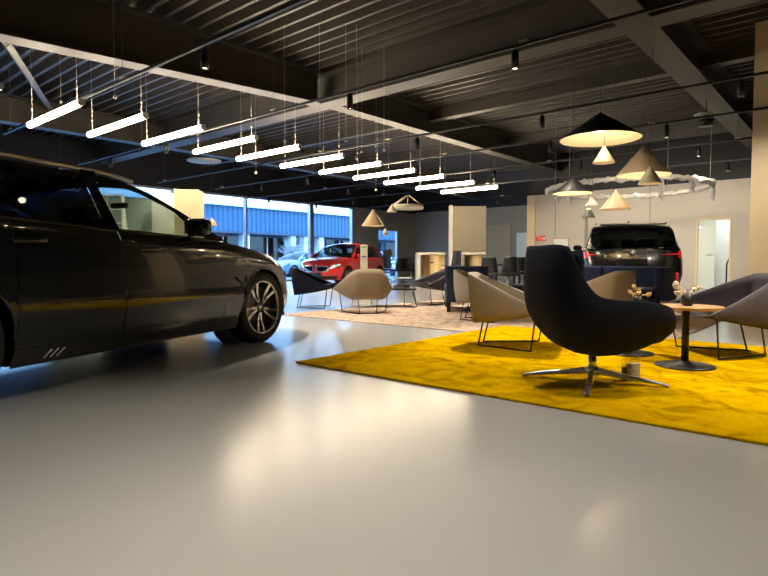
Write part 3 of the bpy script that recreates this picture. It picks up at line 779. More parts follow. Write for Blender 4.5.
low_chair('tan tub chair seen from straight behind, in front of the red car', (-.28, 8.82, RG), 99, 'fabric_tan')
low_chair('sand coloured tub chair standing on the corner of the yellow rug', (1.165, 5.31, .017), -21, 'fabric_sand')
low_chair('sand coloured tub chair half hidden behind the one on the yellow rug', (1.33, 7.75, RG), -24, 'fabric_sand')
low_chair('tan tub chair between the arm of the big lounge chair and the blue sofa', (2.74, 7.1, RG), 118, 'fabric_tan')
low_chair('charcoal tub chair at the right edge behind the round wooden table', (2.935, 4.84, .017), 178, 'fabric_charcoal')
low_chair('charcoal tub chair left of the navy sofa, near the black coffee table', (.98, 10.75, RG), 200, 'fabric_charcoal')
# ------------------------------------------------------------------ big swivel lounge chair
def lounge():
    t = thing('lounge_chair', 'big dark navy swivel lounge chair with chrome four-star foot on the yellow rug', 'chair', (1.37, 3.70, .016), math.radians(10))
    # stations from the left arm front to the middle of the back: rim, upper, middle, low, under
    ST = [
     [(.35, .27, .375), (.35, .29, .355), (.345, .28, .33), (.28, .24, .275), (.2, .0, .25)],
     [(.335, .335, .485), (.34, .355, .43), (.325, .335, .36), (.24, .26, .275), (.15, .0, .215)],
     [(.22, .375, .535), (.22, .39, .46), (.21, .36, .37), (.17, .27, .250), (.10, .0, .195)],
     [(.06, .385, .555), (.06, .395, .47), (.05, .365, .36), (.05, .26, .225), (.04, .0, .18)],
     [(-.10, .380, .565), (-.10, .39, .48), (-.10, .355, .36), (-.06, .24, .215), (0, .0, .175)],
     [(-.20, .365, .60), (-.20, .375, .50), (-.19, .335, .37), (-.12, .22, .225), (-.03, .0, .175)],
     [(-.275, .335, .715), (-.285, .345, .56), (-.27, .305, .40), (-.17, .19, .245), (-.06, .0, .18)],
     [(-.325, .30, .845), (-.355, .29, .64), (-.335, .25, .43), (-.22, .15, .26), (-.09, .0, .185)],
     [(-.36, .235, .888), (-.40, .18, .68), (-.375, .16, .45), (-.26, .10, .27), (-.11, .0, .19)],
     [(-.385, .0, .888), (-.415, .0, .69), (-.385, .0, .46), (-.27, .0, .275), (-.12, .0, .19)]]
    full = ST+[[(x, -y, z) for x, y, z in r] for r in reversed(ST[:-1])]
    n = len(full)-1
    sh = MB()
    def f(a, b):
        rows = [crv([st[j] for st in full], a) for j in range(5)]
        return crv(rows, b)
    sh.grid(f, 72, 20); sh.build('shell', 'fabric_navy', t, solid=.035, fixn=True)
    cu = MB()
    def cf(a, b):
        x = .345-.57*a; w = interp([(-.25, .20), (-.1, .28), (.2, .31), (.34, .27)], x)*(.25 if a in (0, 1) else 1)
        if a == 0: x -= .0
        c, s = math.cos(2*PI*b), math.sin(2*PI*b)
        hh = .05*(.4 if a in (0, 1) else 1)
        return (x, w*math.copysign(abs(c)**.4, c), .385-.03*a+hh*math.copysign(abs(s)**.6, s)+.012*(1-c*c)*(s > 0))
    cu.grid(cf, 14, 28); cu.build('seat_cushion', 'fabric_navy', t)
    bk = MB()
    def bf(a, b):
        y = (a*2-1)*.27; z = .40+.45*b
        return (interp([(.4, -.22), (.6, -.33), (.88, -.35)], z)+.10*(y/.27)**2, y, z)
    bk.grid(bf, 14, 10); bk.build('back_pad', 'fabric_navy', t, solid=.04)
    MB().cyl((0, 0, .06), (0, 0, .19), .026, n=20).build('column', 'chrome', t)
    hb = MB(); hb.lathe([(.001, .10), (.03, .10), (.045, .085), (.045, .05), (.001, .05)]); hb.build('hub', 'chrome', t)
    a0 = math.atan2(-.361, .813)-math.radians(10)
    for k in range(4):
        a = a0+k*PI/2; c, s = math.cos(a), math.sin(a); lg = MB()
        rings = []
        for (r, z, w, h) in ((.02, .075, .022, .022), (.15, .055, .02, .016), (.33, .030, .019, .011), (.445, .012, .018, .007), (.455, .010, .012, .005)):
            rings.append([lg._v((r*c-e*w*s, r*s+e*w*c, z+g*h)) for e, g in ((-1, -1), (1, -1), (.75, 1), (-.75, 1))])
        for A, B in zip(rings, rings[1:]):
            for i in range(4): lg.face([A[i], A[(i+1) % 4], B[(i+1) % 4], B[i]], False)
        lg.face(rings[0]); lg.face(rings[-1]); l = lg.build('leg', 'chrome', t, bevel=.004)
        MB().lathe([(.001, 0), (.012, 0), (.012, .008), (.001, .008)], (.44*c, .44*s, 0), n=12).build('glide', 'black_metal', l)
lounge()
# ------------------------------------------------------------------ side tables, vases
def side_table(label, loc, r, h):
    t = thing('side_table', label, 'table', loc)
    MB().lathe([(.001, h-.022), (r-.03, h-.022), (r, h-.006), (r, h), (.001, h)], n=56).build('tabletop', 'oak', t)
    MB().cyl((0, 0, .01), (0, 0, h-.022), .026, n=20).build('pedestal', 'black_metal', t)
    MB().lathe([(.001, .0), (.205, .0), (.21, .006), (.19, .012), (.05, .02), (.03, .04), (.001, .04)], n=48).build('base_plate', 'black_metal', t)
    return t
t1 = (2.27, 4.25, .016); t2 = (2.10, 4.85, .016)
side_table('round oak-topped side table on a black pedestal, right of the lounge chair', t1, .25, .455)
side_table('second round side table mostly hidden behind the arm of the lounge chair', t2, .2, .42)
def vase(label, loc, r, stems, m, seed, cat='vase'):
    rnd = random.Random(seed)
    t = thing('round_vase', label, 'vase', loc)
    MB().lathe([(.001, 0), (r*.55, 0), (r*.9, r*.4), (r, r*.85), (r*.85, r*1.35), (r*.45, r*1.7), (r*.36, r*1.75), (r*.3, r*1.6)], n=28).build('body', 'vase_black', t)
    f = thing('dried_flowers', label.replace('vase', 'vase')[:0]+stems, 'flowers', (loc[0], loc[1], loc[2]+r*1.5))
    st = MB(); pods = []
    for k in range(7):
        a = rnd.uniform(0, 2*PI); e = rnd.uniform(.3, 1.3); l = rnd.uniform(.05, .10)
        if m == 'dried_pale': e = rnd.uniform(.15, .8); l = rnd.uniform(.07, .13)
        d = Vector((math.cos(a)*math.cos(e), math.sin(a)*math.cos(e), math.sin(e)))*l; pods.append((d, a, e))
        st.tube([(0, 0, -.02), d*.5+Vector((0, 0, .01)), d], .0025, 5)
    st.build('stems', m, f, merge=False)
    for d, a, e in pods:
        pd = MB(); q = Vector((0, 0, 1)).rotation_difference(d.normalized()).to_matrix().to_4x4()
        for j in range(3):
            aj = a+j*2.1
            pd.tube([(0, 0, 0), (.012*math.cos(aj), .012*math.sin(aj), .02), (.008*math.cos(aj), .008*math.sin(aj), .045)], .008, 6, rr=[.003, .0095, .002])
        pd.b.transform(Matrix.Translation(d*.9) @ q); pd.build('flower', m, f, merge=False)
    return t
vase('small round black vase on the oak side table', (2.29, 4.27, .016+.455), .052, 'pale dried twigs and pods standing in the black vase on the oak table', 'dried_pale', 4)
vase('small dark vase just behind the lounge chair arm', (2.13, 4.75, .016+.42), .045, 'golden dried flowers showing above the arm of the lounge chair', 'dried', 9)
# price stand under the lounge chair
t = thing('price_stand', 'small clear stand with a grey printed card on the yellow rug under the lounge chair', 'sign', (*at(632, 383)[:2], .016), .05)
x, y, _ = at(632, 383)
MB().box((0, 0, .005), (.13, .07, .01)).build('foot', 'acrylic', t)
MB().box((0, .02, .085), (.125, .006, .15)).build('pane', 'acrylic', t)
MB().box((.005, .0, .062), (.085, .02, .105)).build('card', 'card_light', t)
MB().box((-.055, .005, .05), (.02, .03, .08)).build('side_card', 'ink', t)
mb = MB(); rnd = random.Random(3)
for k in range(9):
    w = rnd.uniform(.025, .06); mb.lim(-.03, -.03+w, -.0115, -.0105, .098-k*.009, .1005-k*.009)
mb.build('print', 'ink', t, merge=False)
# ------------------------------------------------------------------ sofas
def rlim(mb, a): return mb.lim(*a)
t = rthing('sofa', 'long blue sofa with high back in front of the black SUV'.replace('SUV', 'car'), 'sofa', 8.25, 2.16, .009)
mb = MB().lim(.0, .68, .0, 2.7, .12, .28); mb.build('base', 'fabric_blue', t, bevel=.02)
for a, b in ((.10, 1.28), (1.3, 2.68)): MB().lim(.0, .66, a, b, .27, .42).build('seat_cushion', 'fabric_seatblue', t, bevel=.035)
for a, b in ((.0, .96), (.97, 1.95)): MB().lim(.62, .78, a, b, .14, .73).build('backrest', 'fabric_blue', t, bevel=.03)
MB().lim(.1, .78, -.04, .08, .12, .72).build('armrest', 'fabric_blue', t, bevel=.03)
for x in (.06, .7):
    for y in (.08, 1.35, 2.6): MB().lim(x-.02, x+.02, y-.02, y+.02, 0, .12).build('leg', 'black_metal', t)
t = thing('sofa', 'short navy sofa seen from its end, behind the half hidden sand chair', 'sofa', (1.64, 8.88, .009), math.radians(85))
MB().lim(.02, 1.13, .02, .66, .16, .30).build('base', 'fabric_blue', t, bevel=.02)
MB().lim(.12, 1.03, .12, .67, .29, .42).build('seat_cushion', 'fabric_seatblue', t, bevel=.03)
MB().lim(.0, 1.15, .0, .12, .155, .725).build('backrest', 'fabric_blue', t, bevel=.02)
for y in (.0, 1.05): MB().lim(y, y+.10, .1, .66, .155, .725).build('armrest', 'fabric_blue', t, bevel=.02)
for x in (.04, 1.11):
    for y in (.04, .62): MB().lim(x-.03, x+.03, y-.03, y+.03, 0, .16).build('leg', 'black_metal', t)
# ------------------------------------------------------------------ coffee table with things on it
t = thing('coffee_table', 'low black coffee table with thin wire legs behind the tan tub chair', 'table', (-.02, 10.15, RG-.001), .05)
MB().box((0, 0, .315), (1.14, .62, .03)).build('tabletop', 'black_metal', t, bevel=.006)
for a, b, c, d in ((.5, -.28, .58, -.3), (.36, -.28, .36, -.28), (-.5, .25, -.56, .28), (-.2, .25, -.2, .25)):
    MB().tube([(c, d, .006), (a, b, .30)], .008, 6).build('leg', 'wire_metal', t)
z = .331+RG
for i, (dx, dy, w, d, h, m_, lab) in enumerate(((.34, 0, .30, .22, .02, 'paper', 'bottom white magazine lying on the black coffee table'), (.33, .0, .27, .2, .02, 'card_grey', 'grey magazine in the middle of the pile on the black coffee table'), (.35, .01, .25, .18, .015, 'paper', 'top white magazine of the pile on the black coffee table'))):
    b = thing('magazine', lab, 'magazine', (dx-.02, 10.15+dy, z), .1*i-.1, group='magazines on the coffee table')
    MB().box((0, 0, h/2), (w, d, h)).build('pages', m_, b); MB().box((0, 0, h+.0012), (w+.004, d+.004, .0024)).build('cover', 'paper' if i == 0 else 'white_paint', b); z += h+.0026
b = thing('display_case', 'pale glass box with a white lid on the magazines on the black coffee table', 'box', (.33, 10.16, z), .1)
MB().box((0, 0, .05), (.2, .13, .10)).build('case', 'acrylic', b); MB().box((0, 0, .11), (.34, .2, .02)).build('lid', 'paper', b)
b = thing('glass_bowl', 'clear glass bowl at the right end of the black coffee table', 'bowl', (.40, 9.93, .331+RG))
MB().lathe([(.001, 0), (.03, 0), (.06, .03), (.075, .075), (.07, .075), (.055, .033), (.001, .01)], n=24).build('bowl', 'acrylic', b)
# totem
t = thing('info_stand', 'slim white information stand with green and blue marks in front of the red car', 'sign', (*[aty(364, 262, 12.6)[0], 12.6], 0), 0)
MB().box((0, 0, .60), (.158, .05, 1.17)).build('panel', 'cone_white', t, bevel=.004); MB().box((0, 0, .01), (.30, .25, .02)).build('foot', 'alu', t)
MB().box((0, -.027, 1.13), (.10, .004, .028)).build('mark', 'green_sign', t); MB().box((0, -.027, .92), (.11, .004, .024)).build('mark', 'blue_sign', t)
mb = MB()
for k in range(5): mb.box((0, -.027, .80-.05*k), (.09, .003, .006))
mb.build('print', 'card_grey', t, merge=False)
# ------------------------------------------------------------------ reception pods, partitions and office chairs at the back
def pod(x0, x1, Y, label, rz=0.):
    a = aty(x0, 262, Y)[0]; b = aty(x1, 262, Y)[0]; w = b-a; h = 1.09
    t = thing('counter_desk', label, 'desk', (a, Y, 0), rz)
    MB().lim(0, w, 0, .9, h-.07, h).build('counter_top', 'cone_white', t, bevel=.01)
    MB().lim(0, .10, 0, .9, 0, h-.07).build('side_panel', 'cone_white', t)
    MB().lim(.24, .40, .5, .55, 0, h-.07).build('inner_panel', 'oak', t)
    MB().lim(.10, w-.05, .84, .9, 0, h-.07).build('back_panel', 'white_paint', t)
    MB().lathe([(.23, 0), (.23, h-.071), (.001, h-.071)], (w-.24, .26, 0), n=36).build('drum', 'wood_gold', t)
    MB().box((.50, .12, h-.30), (.16, .12, .03)).build('handle', 'black_metal', t)
pod(417, 445.6, 17.4, 'left one of the two cream counters with a golden wooden drum')
pod(460.5, 485.8, 17.6, 'right one of the two cream counters, below the tall taupe partition')
def partition(x0, x1, Y, top, label, m, th=.2, rz=0.):
    a = aty(x0, 262, Y)[0]; b = aty(x1, 262, Y)[0]; t = thing('partition_wall', label, 'partition', (a, Y, 0), rz)
    MB().lim(.12, b-a, 0, th, 0, top).build('panel', m, t, bevel=.004); MB().lim(0, .12, -.03, th+.03, 0, top+.03).build('end_post', 'cone_white', t, bevel=.01)
partition(449, 485.8, 19.6, 2.72, 'tall taupe partition with a pale left edge above the right counter', 'wall_taupe')
def office_chair(label, loc, deg, s=1., high=False, proto={}):
    if high in proto:
        t = copy_tree(proto[high], label); t.location = loc; t.rotation_euler.z = math.radians(deg); return t
    t = thing('office_chair', label, 'chair', loc, math.radians(deg)); proto[high] = t
    MB().box((0, 0, .47), (.48, .48, .08)).build('seat', 'black_metal', t, bevel=.03)
    b = MB(); H = .62 if high else .42
    b.grid(lambda a, c: (-.24-.08*c+.08*(2*a-1)**2, (a-.5)*(.46-.1*c), .52+H*c), 10, 8); b.build('backrest', 'black_metal', t, solid=.03)
    if high:
        for s_ in (-1, 1): MB().tube([(-.2, s_*.26, .5), (-.05, s_*.28, .68), (.15, s_*.28, .69)], .018, 6).build('armrest', 'black_metal', t)
    MB().cyl((0, 0, .08), (0, 0, .43), .028).build('pedestal', 'alu', t)
    for k in range(5 if high else 4):
        a = k*2*PI/(5 if high else 4); l = MB().tube([(0, 0, .10), (.28*math.cos(a), .28*math.sin(a), .05)], .018, 6).build('leg', 'alu', t)
        MB().ball((.28*math.cos(a), .28*math.sin(a), .028), .028, n=8).build('castor', 'black_metal', l)
    return t
def gx(px, Y): return aty(px, 262, Y)[0]
office_chair('black office chair showing above the counters, left of the taupe partition', (gx(451.5, 17.1), 17.1, 0), 215, high=True)
office_chair('black office chair at the far desk, nearest to the blue window', (gx(385, 24.6), 24.6, 0), 250, high=True)
office_chair('black chair at the far left desk, second from the blue window', (gx(398, 22.2), 22.2, 0), 120)
office_chair('black chair at the far left desk, just left of the left counter', (gx(411, 22.3), 22.3, 0), 60)
office_chair('black chair right of the right counter, at the dark meeting table', (gx(490, 15.5), 15.5, 0), 75)
office_chair('black chair pushed to the middle of the dark meeting table', (gx(508, 15.1), 15.1, 0), 95)
office_chair('black chair at the right end of the dark meeting table near the cream wall end', (gx(517.5, 17.1), 17.1, 0), 110)
def desk(label, x0, x1, Y, h=.74, d=.8):
    a, b = gx(x0, Y), gx(x1, Y); t = thing('desk_table', label, 'table', (a, Y, 0))
    MB().lim(0, b-a, 0, d, h-.04, h).build('tabletop', 'black_metal', t)
    for x in (.08, b-a-.08):
        for y in (.08, d-.08): MB().lim(x-.03, x+.03, y-.03, y+.03, 0, h-.04).build('leg', 'black_metal', t)
desk('dark desk by the far grey wall beyond the red car', 380, 414, 23.2)
desk('dark meeting table behind the sand coloured chair', 494, 523, 15.9)
# exercise-machine-like dark stand by the far window
t = thing('monitor_arm', 'dark monitor on a curved stand beside the far blue window', 'monitor', (gx(389, 23.5), 23.5, .741))
MB().tube([(0, 0, 0), (-.02, 0, .3), (-.08, 0, .55)], .02, 6).build('stand', 'black_metal', t); MB().box((-.05, 0, .42), (.35, .03, .3), ry=-.3).build('screen', 'black_metal', t)
MB().lathe([(.001, 0), (.12, 0), (.12, .012), (.001, .012)]).build('foot', 'black_metal', t)
# ------------------------------------------------------------------ long row of tube lights
names = ['first', 'second', 'third', 'fourth', 'fifth', 'sixth', 'seventh', 'eighth', 'ninth', 'tenth', 'eleventh', 'twelfth', 'thirteenth', 'fourteenth']
TU = [3.32, 4.24, 5.21, 6.26, 7.28, 8.47, 9.68, 10.9, 12.14, 13.6, 14.9]
TU = [2.35]+TU
TLEN = 1.98
def tube_light(u, label):
    t = thing('tube_light', label, 'lamp', W(u, 9.33, 3.0), RZ, group='hanging tube lights in the long row')
    mb = MB(); L = TLEN/2
    mb.tube([(0, -L, 0), (0, L, 0)], .048, 14); mb.build('diffuser', 'tube_glow', t)
    for s in (-1, 1): MB().tube([(0, s*L, 0), (0, s*(L+.02), 0)], .05, 12).build('end_cap', 'white_paint', t)
    for s in (-1, 1):
        c = MB().tube([(0, s*(L-.12), .04), (0, s*(L-.12), 1.5)], .0035, 5).build('cable', 'bright_wire', t)
        MB().tube([(0, s*(L-.12), .20), (0, s*(L-.12), .27)], .011, 6).build('gripper', 'bright_wire', c)
    return t
p0 = None
for i, u in enumerate(TU):
    lab = 'glowing white tube light, %s from the left in the long hanging row' % names[i]
    if p0 is None: p0 = tube_light(u, lab)
    else:
        c = copy_tree(p0, lab); c.location = W(u, 9.33, 3.0)
# ------------------------------------------------------------------ tracks and spots
def track(u, v0, v1, label, z=3.12):
    t = thing('light_track', label, 'track', W(u, (v0+v1)/2, z), RZ, group='black lighting tracks below the ceiling')
    h = (v1-v0)/2
    MB().lim(-.018, .018, -h, h, 0, .032).build('rail', 'black_metal', t)
    n = max(2, int((v1-v0)/3.2))
    for k in range(n):
        v = -h+.4+(2*h-.8)*k/(n-1); MB().tube([(0, v, .03), (0, v, 1.38)], .0035, 5).build('hanger', 'cable', t)
        MB().lim(-.03, .03, v-.05, v+.05, .03, .055).build('joint', 'bright_wire', t)
track(3.46, -6, 12.1, 'nearest black lighting track running across the top left beam')
track(5.69, -6, 16, 'second black lighting track, carrying the spot above the middle of the photo')
track(8.48, -6, 16, 'third black lighting track, just behind the long ceiling beam')
track(10.40, -6, 16, 'fourth black lighting track, above the wide black cone lamp')
track(12.7, -6, 17.5, 'fifth black lighting track, above the wrapped ring lamp')
track(15.15, -4, 17.5, 'sixth black lighting track, towards the back of the hall')
track(18.2, 9.6, 17.5, 'farthest black lighting track, over the red car')
track(.9, -6, 8, 'black lighting track overhead behind the photographer')
def spot(u, v, label, power=0, z=3.12, tilt=0., proto={}, aim=None):
    if 'a' in proto and not tilt:
        t = copy_tree(proto['a'], label); t.location = W(u, v, z)
    else:
        t = thing('spot_light', label, 'lamp', W(u, v, z), RZ, group='black cylinder spots on the tracks')
        MB().tube([(0, 0, 0), (0, 0, -.03)], .014, 8).build('mount', 'black_metal', t)
        hd = MB(); R_ = Matrix.Translation((0, 0, -.03)) @ Matrix.Rotation(tilt, 4, 'Y')
        hd.lathe([(.001, 0), (.042, 0), (.042, -.195), (.036, -.195), (.032, -.15), (.001, -.14)], n=20)
        hd.b.transform(R_); h_ = hd.build('housing', 'black_metal', t)
        ln = MB(); ln.lathe([(.001, -.178), (.034, -.178), (.034, -.172), (.001, -.172)], n=16); ln.b.transform(R_); ln.build('lens', 'lamp_glow', t)
        if not tilt: proto['a'] = t
    if power:
        L = bpy.data.lights.new('spot_beam', 'SPOT'); L.energy = power; L.color = (1, .86, .68); L.spot_size = math.radians(84); L.spot_blend = .8; L.shadow_soft_size = .05
        lo = bpy.data.objects.new('spot_beam', L); C.objects.link(lo); lo.location = W(u, v, z-.24)
        if aim: lo.rotation_euler = (W(*aim)-W(u, v, z-.24)).to_track_quat('-Z', 'Y').to_euler()
PW = 150
SP = [(3.5, 5.55, 'black cylinder spot in front of the big girder at the top left'), (5.7, 5.48, 'black cylinder spot at the end of the top left girder'),
 (5.7, 2.99, 'black cylinder spot left of the wide black cone lamp, nearest the photographer'), (8.48, 6.43, 'small cylinder spot above the right end of the tube light row'),
 (8.48, 3.97, 'black cylinder spot just left of the wide black cone lamp'), (10.4, 4.69, 'black cylinder spot below and left of the wide black cone lamp'),
 (8.48, 1.29, 'black cylinder spot beside the top of the cream column'), (10.4, 2.64, 'black cylinder spot above the large beige cone lamp'),
 (12.7, 2.63, 'cylinder spot right of the large beige cone lamp'), (15.15, 2.53, 'cylinder spot above the wall near the cream column'),
 (5.69, 10.38, 'cylinder spot under the tube lights, left of the white ceiling disc'), (5.69, 12.8, 'cylinder spot above the roof of the grey wagon'),
 (10.4, 13.6, 'tiny lit spot above the cream pillar'), (12.7, 16.2, 'tiny lit spot at the window head over the wagon mirror'), (10.4, 11.6, 'tiny lit spot over the window left of the mullion'),
 (15.15, 16.4, 'tiny lit spot at the top of the thin mullion'), (12.7, 12.3, 'tiny lit spot over the red car, left one'), (15.15, 14.4, 'tiny lit spot over the red car, right one'),
 (12.7, 7.2, 'tiny spot above the taupe partition'), (15.15, 10.0, 'tiny spot left of the taupe partition'), (18.2, 12.2, 'tiny spot above the far left desk'),
 (18.2, 10.2, 'tiny spot over the right counter'), (15.15, 6.6, 'tiny spot left of the cream wall end')]
AIM = {(5.7, 2.99): (5.3, 2.2, 0), (15.15, 2.53): (18.8, 2.6, 1.5), (15.15, 6.6): (18.8, 6.6, 1.5), (18.2, 12.2): (24.1, 13.5, 1.4), (8.48, 1.29): (10.55, 1.0, 1.1), (18.2, 10.2): (24.1, 11.8, 1.5), (12.7, 2.63): (13.9, 2.9, 2.3), (10.4, 2.64): (12.9, 3.6, 2.0), (8.48, 3.97): (10.5, 3.6, 0)}
for u, v, lab in SP: a = AIM.get((u, v)); spot(u, v, lab, (PW*1.2 if u < 6 else PW*.45 if v < 2 and u < 9 else PW*.55) if a else PW, aim=a)
spot(3.48, 3.05, 'tilted black spot cut by the top edge of the photo', 0, tilt=.6)
for u, v in ((3.46, 1.5), (3.46, -2), (.9, .5), (3.46, -.4), (.9, 2.), (.9, -2.5), (5.69, 0), (8.48, -2), (15.15, -.5), (15.15, 4.6), (12.7, 5), (12.7, -.5)): spot(u, v, 'black cylinder spot added as fill light, on a lighting track at u %d v %d' % (u, v) if 0 else 'black cylinder spot added on a track as fill light', 60 if u > 15 else {(.9, .5): 80, (.9, 2.): 55, (3.46, -.4): 50, (3.46, 1.5): 40, (.9, -2.5): 20, (3.46, -2): 20, (5.69, 0): 130}.get((u, v), 110), aim=(18.8, v, 1.5) if u > 15 else {(3.46, -.4): (4.5, 1.6, .2), (5.69, 0): (5.0, -.2, 0), (12.7, 5): (14.8, 4.6, 2.2)}.get((u, v)))  # extra spots added on the tracks as fill, not known fixtures of the hall
# ------------------------------------------------------------------ cone pendants
def cone(px, pyr, hw, apy, outer, label, Y=8.3, glow=True, inner='cone_inner'):
    x, _, z = aty(px, pyr, Y); r = hw/567*Y*.94; h = (aty(px, apy, Y)[2]-z)
    z = max(z, .5)
    t = thing('cone_pendant', label, 'lamp', (x, Y, z))
    s = MB(); s.lathe([(r, 0), (r, .012), (.02, h), (.012, h+.02), (.001, h+.02)], n=48); s.build('shade', outer, t, fixn=True)
    s = MB(); s.lathe([(r-.006, .002), (r*.96, .012), (.03, h*.9)], n=48); s.build('inner_shade', inner, t)
    s = MB(); s.lathe([(.001, h*.3), (r*.22, h*.35), (r*.22, h*.6), (.001, h*.62)], n=20); s.build('bulb', 'bulb_glow' if r > .15 else 'cone_inner', t)
    MB().tube([(0, 0, h+.01), (0, 0, 4.52-z)], .006 if r > .3 else .0035, 6).build('cable', 'black_metal', t)
    if glow:
        L = bpy.data.lights.new('pendant_bulb', 'POINT'); L.energy = 4.5*max(.3, r/.6); L.color = (1, .80, .52); L.shadow_soft_size = .03
        lo = bpy.data.objects.new('pendant_bulb', L); C.objects.link(lo); lo.location = (x, Y, z+h*.15)
    return t
cone(600, 139.5, 41, 113, 'cone_black', 'widest black cone pendant with a glowing cream underside')
cone(603.8, 163, 11, 147, 'cone_white', 'small white cone pendant hanging just under the widest black cone', Y=8.6, glow=False)
cone(643.5, 175.5, 27, 146, 'cone_beige', 'large beige cone pendant right of the widest black cone', Y=9.2)
cone(650, 184, 12, 167, 'cone_green', 'small grey-green cone pendant in front of the large beige cone', Y=8.3, glow=False)
cone(615.5, 209.5, 15.5, 191, 'cone_beige', 'beige cone pendant hanging directly above the black car roof', Y=9.6, glow=False)
cone(592, 205.7, 6.5, 196.5, 'cone_white', 'tiny white cone pendant above the dark green one', Y=9.6, glow=False)
cone(588.4, 218, 6.7, 207, 'cone_darkgreen', 'tiny dark green cone pendant above the left mirror of the black car', Y=9.4, glow=False)
cone(572.7, 193.5, 20.5, 178, 'cone_black', 'black cone pendant in front of the left end of the wrapped ring', Y=9.8)
cone(373, 226, 12, 210.5, 'cone_tan', 'tan cone pendant hanging above the white information stand', Y=12.5, glow=False)
cone(385.3, 235.5, 3.4, 229, 'cone_tan', 'tiny tan cone pendant in front of the far blue window', Y=13, glow=False)
cone(392, 212, 5.2, 205, 'cone_white', 'small cream cone pendant beside the triangular strap lamp', Y=12.3, glow=False)
cone(212, 225.5, 5.5, 218.7, 'cone_tan', 'small tan cone pendant seen above the wagon mirror', Y=12, glow=False)
# strap lamp
x, _, z = aty(408, 207.5, 12.6); r = 15/567*12.6; hh = aty(408, 195.5, 12.6)[2]-z
t = thing('strap_pendant', 'round pendant lamp hung from straps forming a triangle, left of the far partition', 'lamp', (x, 12.6, z))
MB().lathe([(r, -.04), (r+.01, 0), (r, .05), (r-.02, .05), (r-.02, -.04), (r, -.04)], n=40).build('ring', 'cone_white', t)
MB().lathe([(.001, -.02), (r-.02, -.02)], n=40).build('diffuser', 'cone_white', t)
MB().tube([(-r, 0, .03), (-.02, 0, hh)], .025, 6, rr=[.04, .02]).build('strap', 'cone_white', t)
MB().tube([(r, 0, .03), (.02, 0, hh)], .012, 6).build('strap', 'cone_white', t); MB().tube([(0, r, .03), (0, .0, hh)], .008, 6).build('strap', 'cone_white', t)
MB().tube([(0, 0, hh), (0, 0, 4.5-z)], .004, 5).build('cable', 'black_metal', t)
# wrapped ring lamp
x, _, z = aty(626, 188.5, 13.2); R0 = 75/567*13.2
t = thing('ring_pendant', 'huge ring lamp still wrapped in crinkled clear plastic, above the black car', 'lamp', (x, 13.2, z))
mb = MB(); mb.tube([(R0*math.cos(a), R0*math.sin(a), 0) for a in [2*PI*k/96 for k in range(96)]], .045, 8, closed=True); mb.build('ring', 'cone_white', t)
rnd = random.Random(5); mb = MB(); n = 200
pts = []; rr_ = []
for k in range(n):
    a = 2*PI*k/n; q = R0+rnd.uniform(-.02, .02); pts.append((q*math.cos(a), q*math.sin(a), rnd.uniform(-.03, .02))); rr_.append(rnd.uniform(.04, .07))
mb.tube(pts, .09, 10, closed=True, rr=rr_); mb.build('plastic_wrap', 'plastic_wrap', t, merge=False)
for a, l in ((-2.7, .38), (-1.6, .42), (-2.95, .3), (-.35, .3), (-1.2, .22)):
    mb = MB(); c, s = R0*math.cos(a), R0*math.sin(a)
    mb.tube([(c, s, -.05), (c+.05, s, -.05-l*.4), (c+.02, s+.03, -.05-l*.7), (c+.06, s, -.05-l)], .03, 7, rr=[.06, .035, .05, .015]); mb.build('plastic_tail', 'plastic_wrap', t)
for a in (.6, 2.4, 3.6, 5.5):
    MB().tube([(R0*math.cos(a), R0*math.sin(a), 0), (R0*math.cos(a), R0*math.sin(a), 4.5-z)], .004, 5).build('cable', 'bright_wire', t)
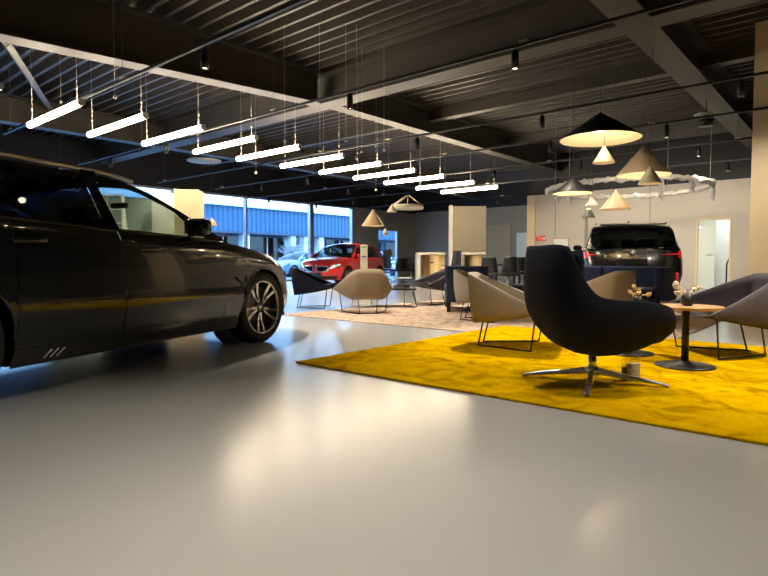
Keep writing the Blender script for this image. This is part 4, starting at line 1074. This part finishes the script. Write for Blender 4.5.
# ceiling disc, round ceiling box
x, y, z = at(204, 161.5, 3.4)
t = thing('ceiling_disc', 'flat round grey-white disc hanging above the cream pillar', 'disc', (x, y, z))
MB().lathe([(.001, 0), (.42, 0), (.43, .02), (.42, .04), (.001, .04)], n=48).build('disc', 'card_grey', t)
for a in (0, 2.1, 4.2): MB().tube([(.35*math.cos(a), .35*math.sin(a), .04), (.35*math.cos(a), .35*math.sin(a), 1.1)], .003, 5).build('cable', 'cable', t)
x, y, z = at(706, 126, 3.4)
t = thing('ceiling_box', 'round black ceiling box with a white plate, left of the cream column', 'box', (x, y, z))
MB().lathe([(.001, 0), (.13, 0), (.13, .16), (.001, .16)], n=28).build('drum', 'black_metal', t); MB().box((-.05, 0, .22), (.28, .2, .03)).build('plate', 'white_paint', t, bevel=.008)
MB().tube([(0, 0, .16), (0, 0, 1.1)], .012, 6).build('stem', 'black_metal', t)
# single hanging sensors and cables between the tubes
hang = [(61, 102, 10), (115, 97, 8), (285, 141, 9), (320, 151, 9), (346, 141, 9), (357, 158, 9), (362, 152, 10), (256, 173, 12), (384, 150, 10), (376, 190, 12)]
for i, (px, py, Y) in enumerate(hang):
    x, _, z = aty(px, py, Y)
    t = thing('hanging_sensor', 'tiny pale bulb-like sensor on a thin wire among the tube lights, %s from the left' % names[sorted(range(len(hang)), key=lambda q: hang[q][0]).index(i)], 'sensor', (x, Y, z), group='tiny sensors on wires')
    MB().ball((0, 0, 0), .028, n=10).build('body', 'bright_wire', t); MB().tube([(0, 0, .02), (0, 0, 4.5-z)], .003, 5).build('wire', 'bright_wire', t)
# ------------------------------------------------------------------ world
w = bpy.data.worlds.new('world'); sc.world = w; w.use_nodes = True; nt = w.node_tree; bg = nt.nodes['Background']
tc = nt.nodes.new('ShaderNodeTexCoord'); sp = nt.nodes.new('ShaderNodeSeparateXYZ'); rp = nt.nodes.new('ShaderNodeValToRGB')
nt.links.new(tc.outputs['Generated'], sp.inputs[0]); nt.links.new(sp.outputs['Z'], rp.inputs['Fac']); nt.links.new(rp.outputs['Color'], bg.inputs['Color'])
rp.color_ramp.elements[0].color = (.36, .66, 1., 1); rp.color_ramp.elements[1].color = (.2, .48, 1., 1)
bg.inputs['Strength'].default_value = 2.2
vs = sc.view_settings; vs.view_transform = 'Standard'; vs.look = 'None'; vs.gamma = 1; vs.exposure = 1.8; vs.use_curve_mapping = False
sc.cycles.use_denoising = True; sc.cycles.max_bounces = 8; sc.cycles.transparent_max_bounces = 24; sc.cycles.sample_clamp_indirect = 6.
sc.cycles.caustics_reflective = False; sc.cycles.caustics_refractive = False
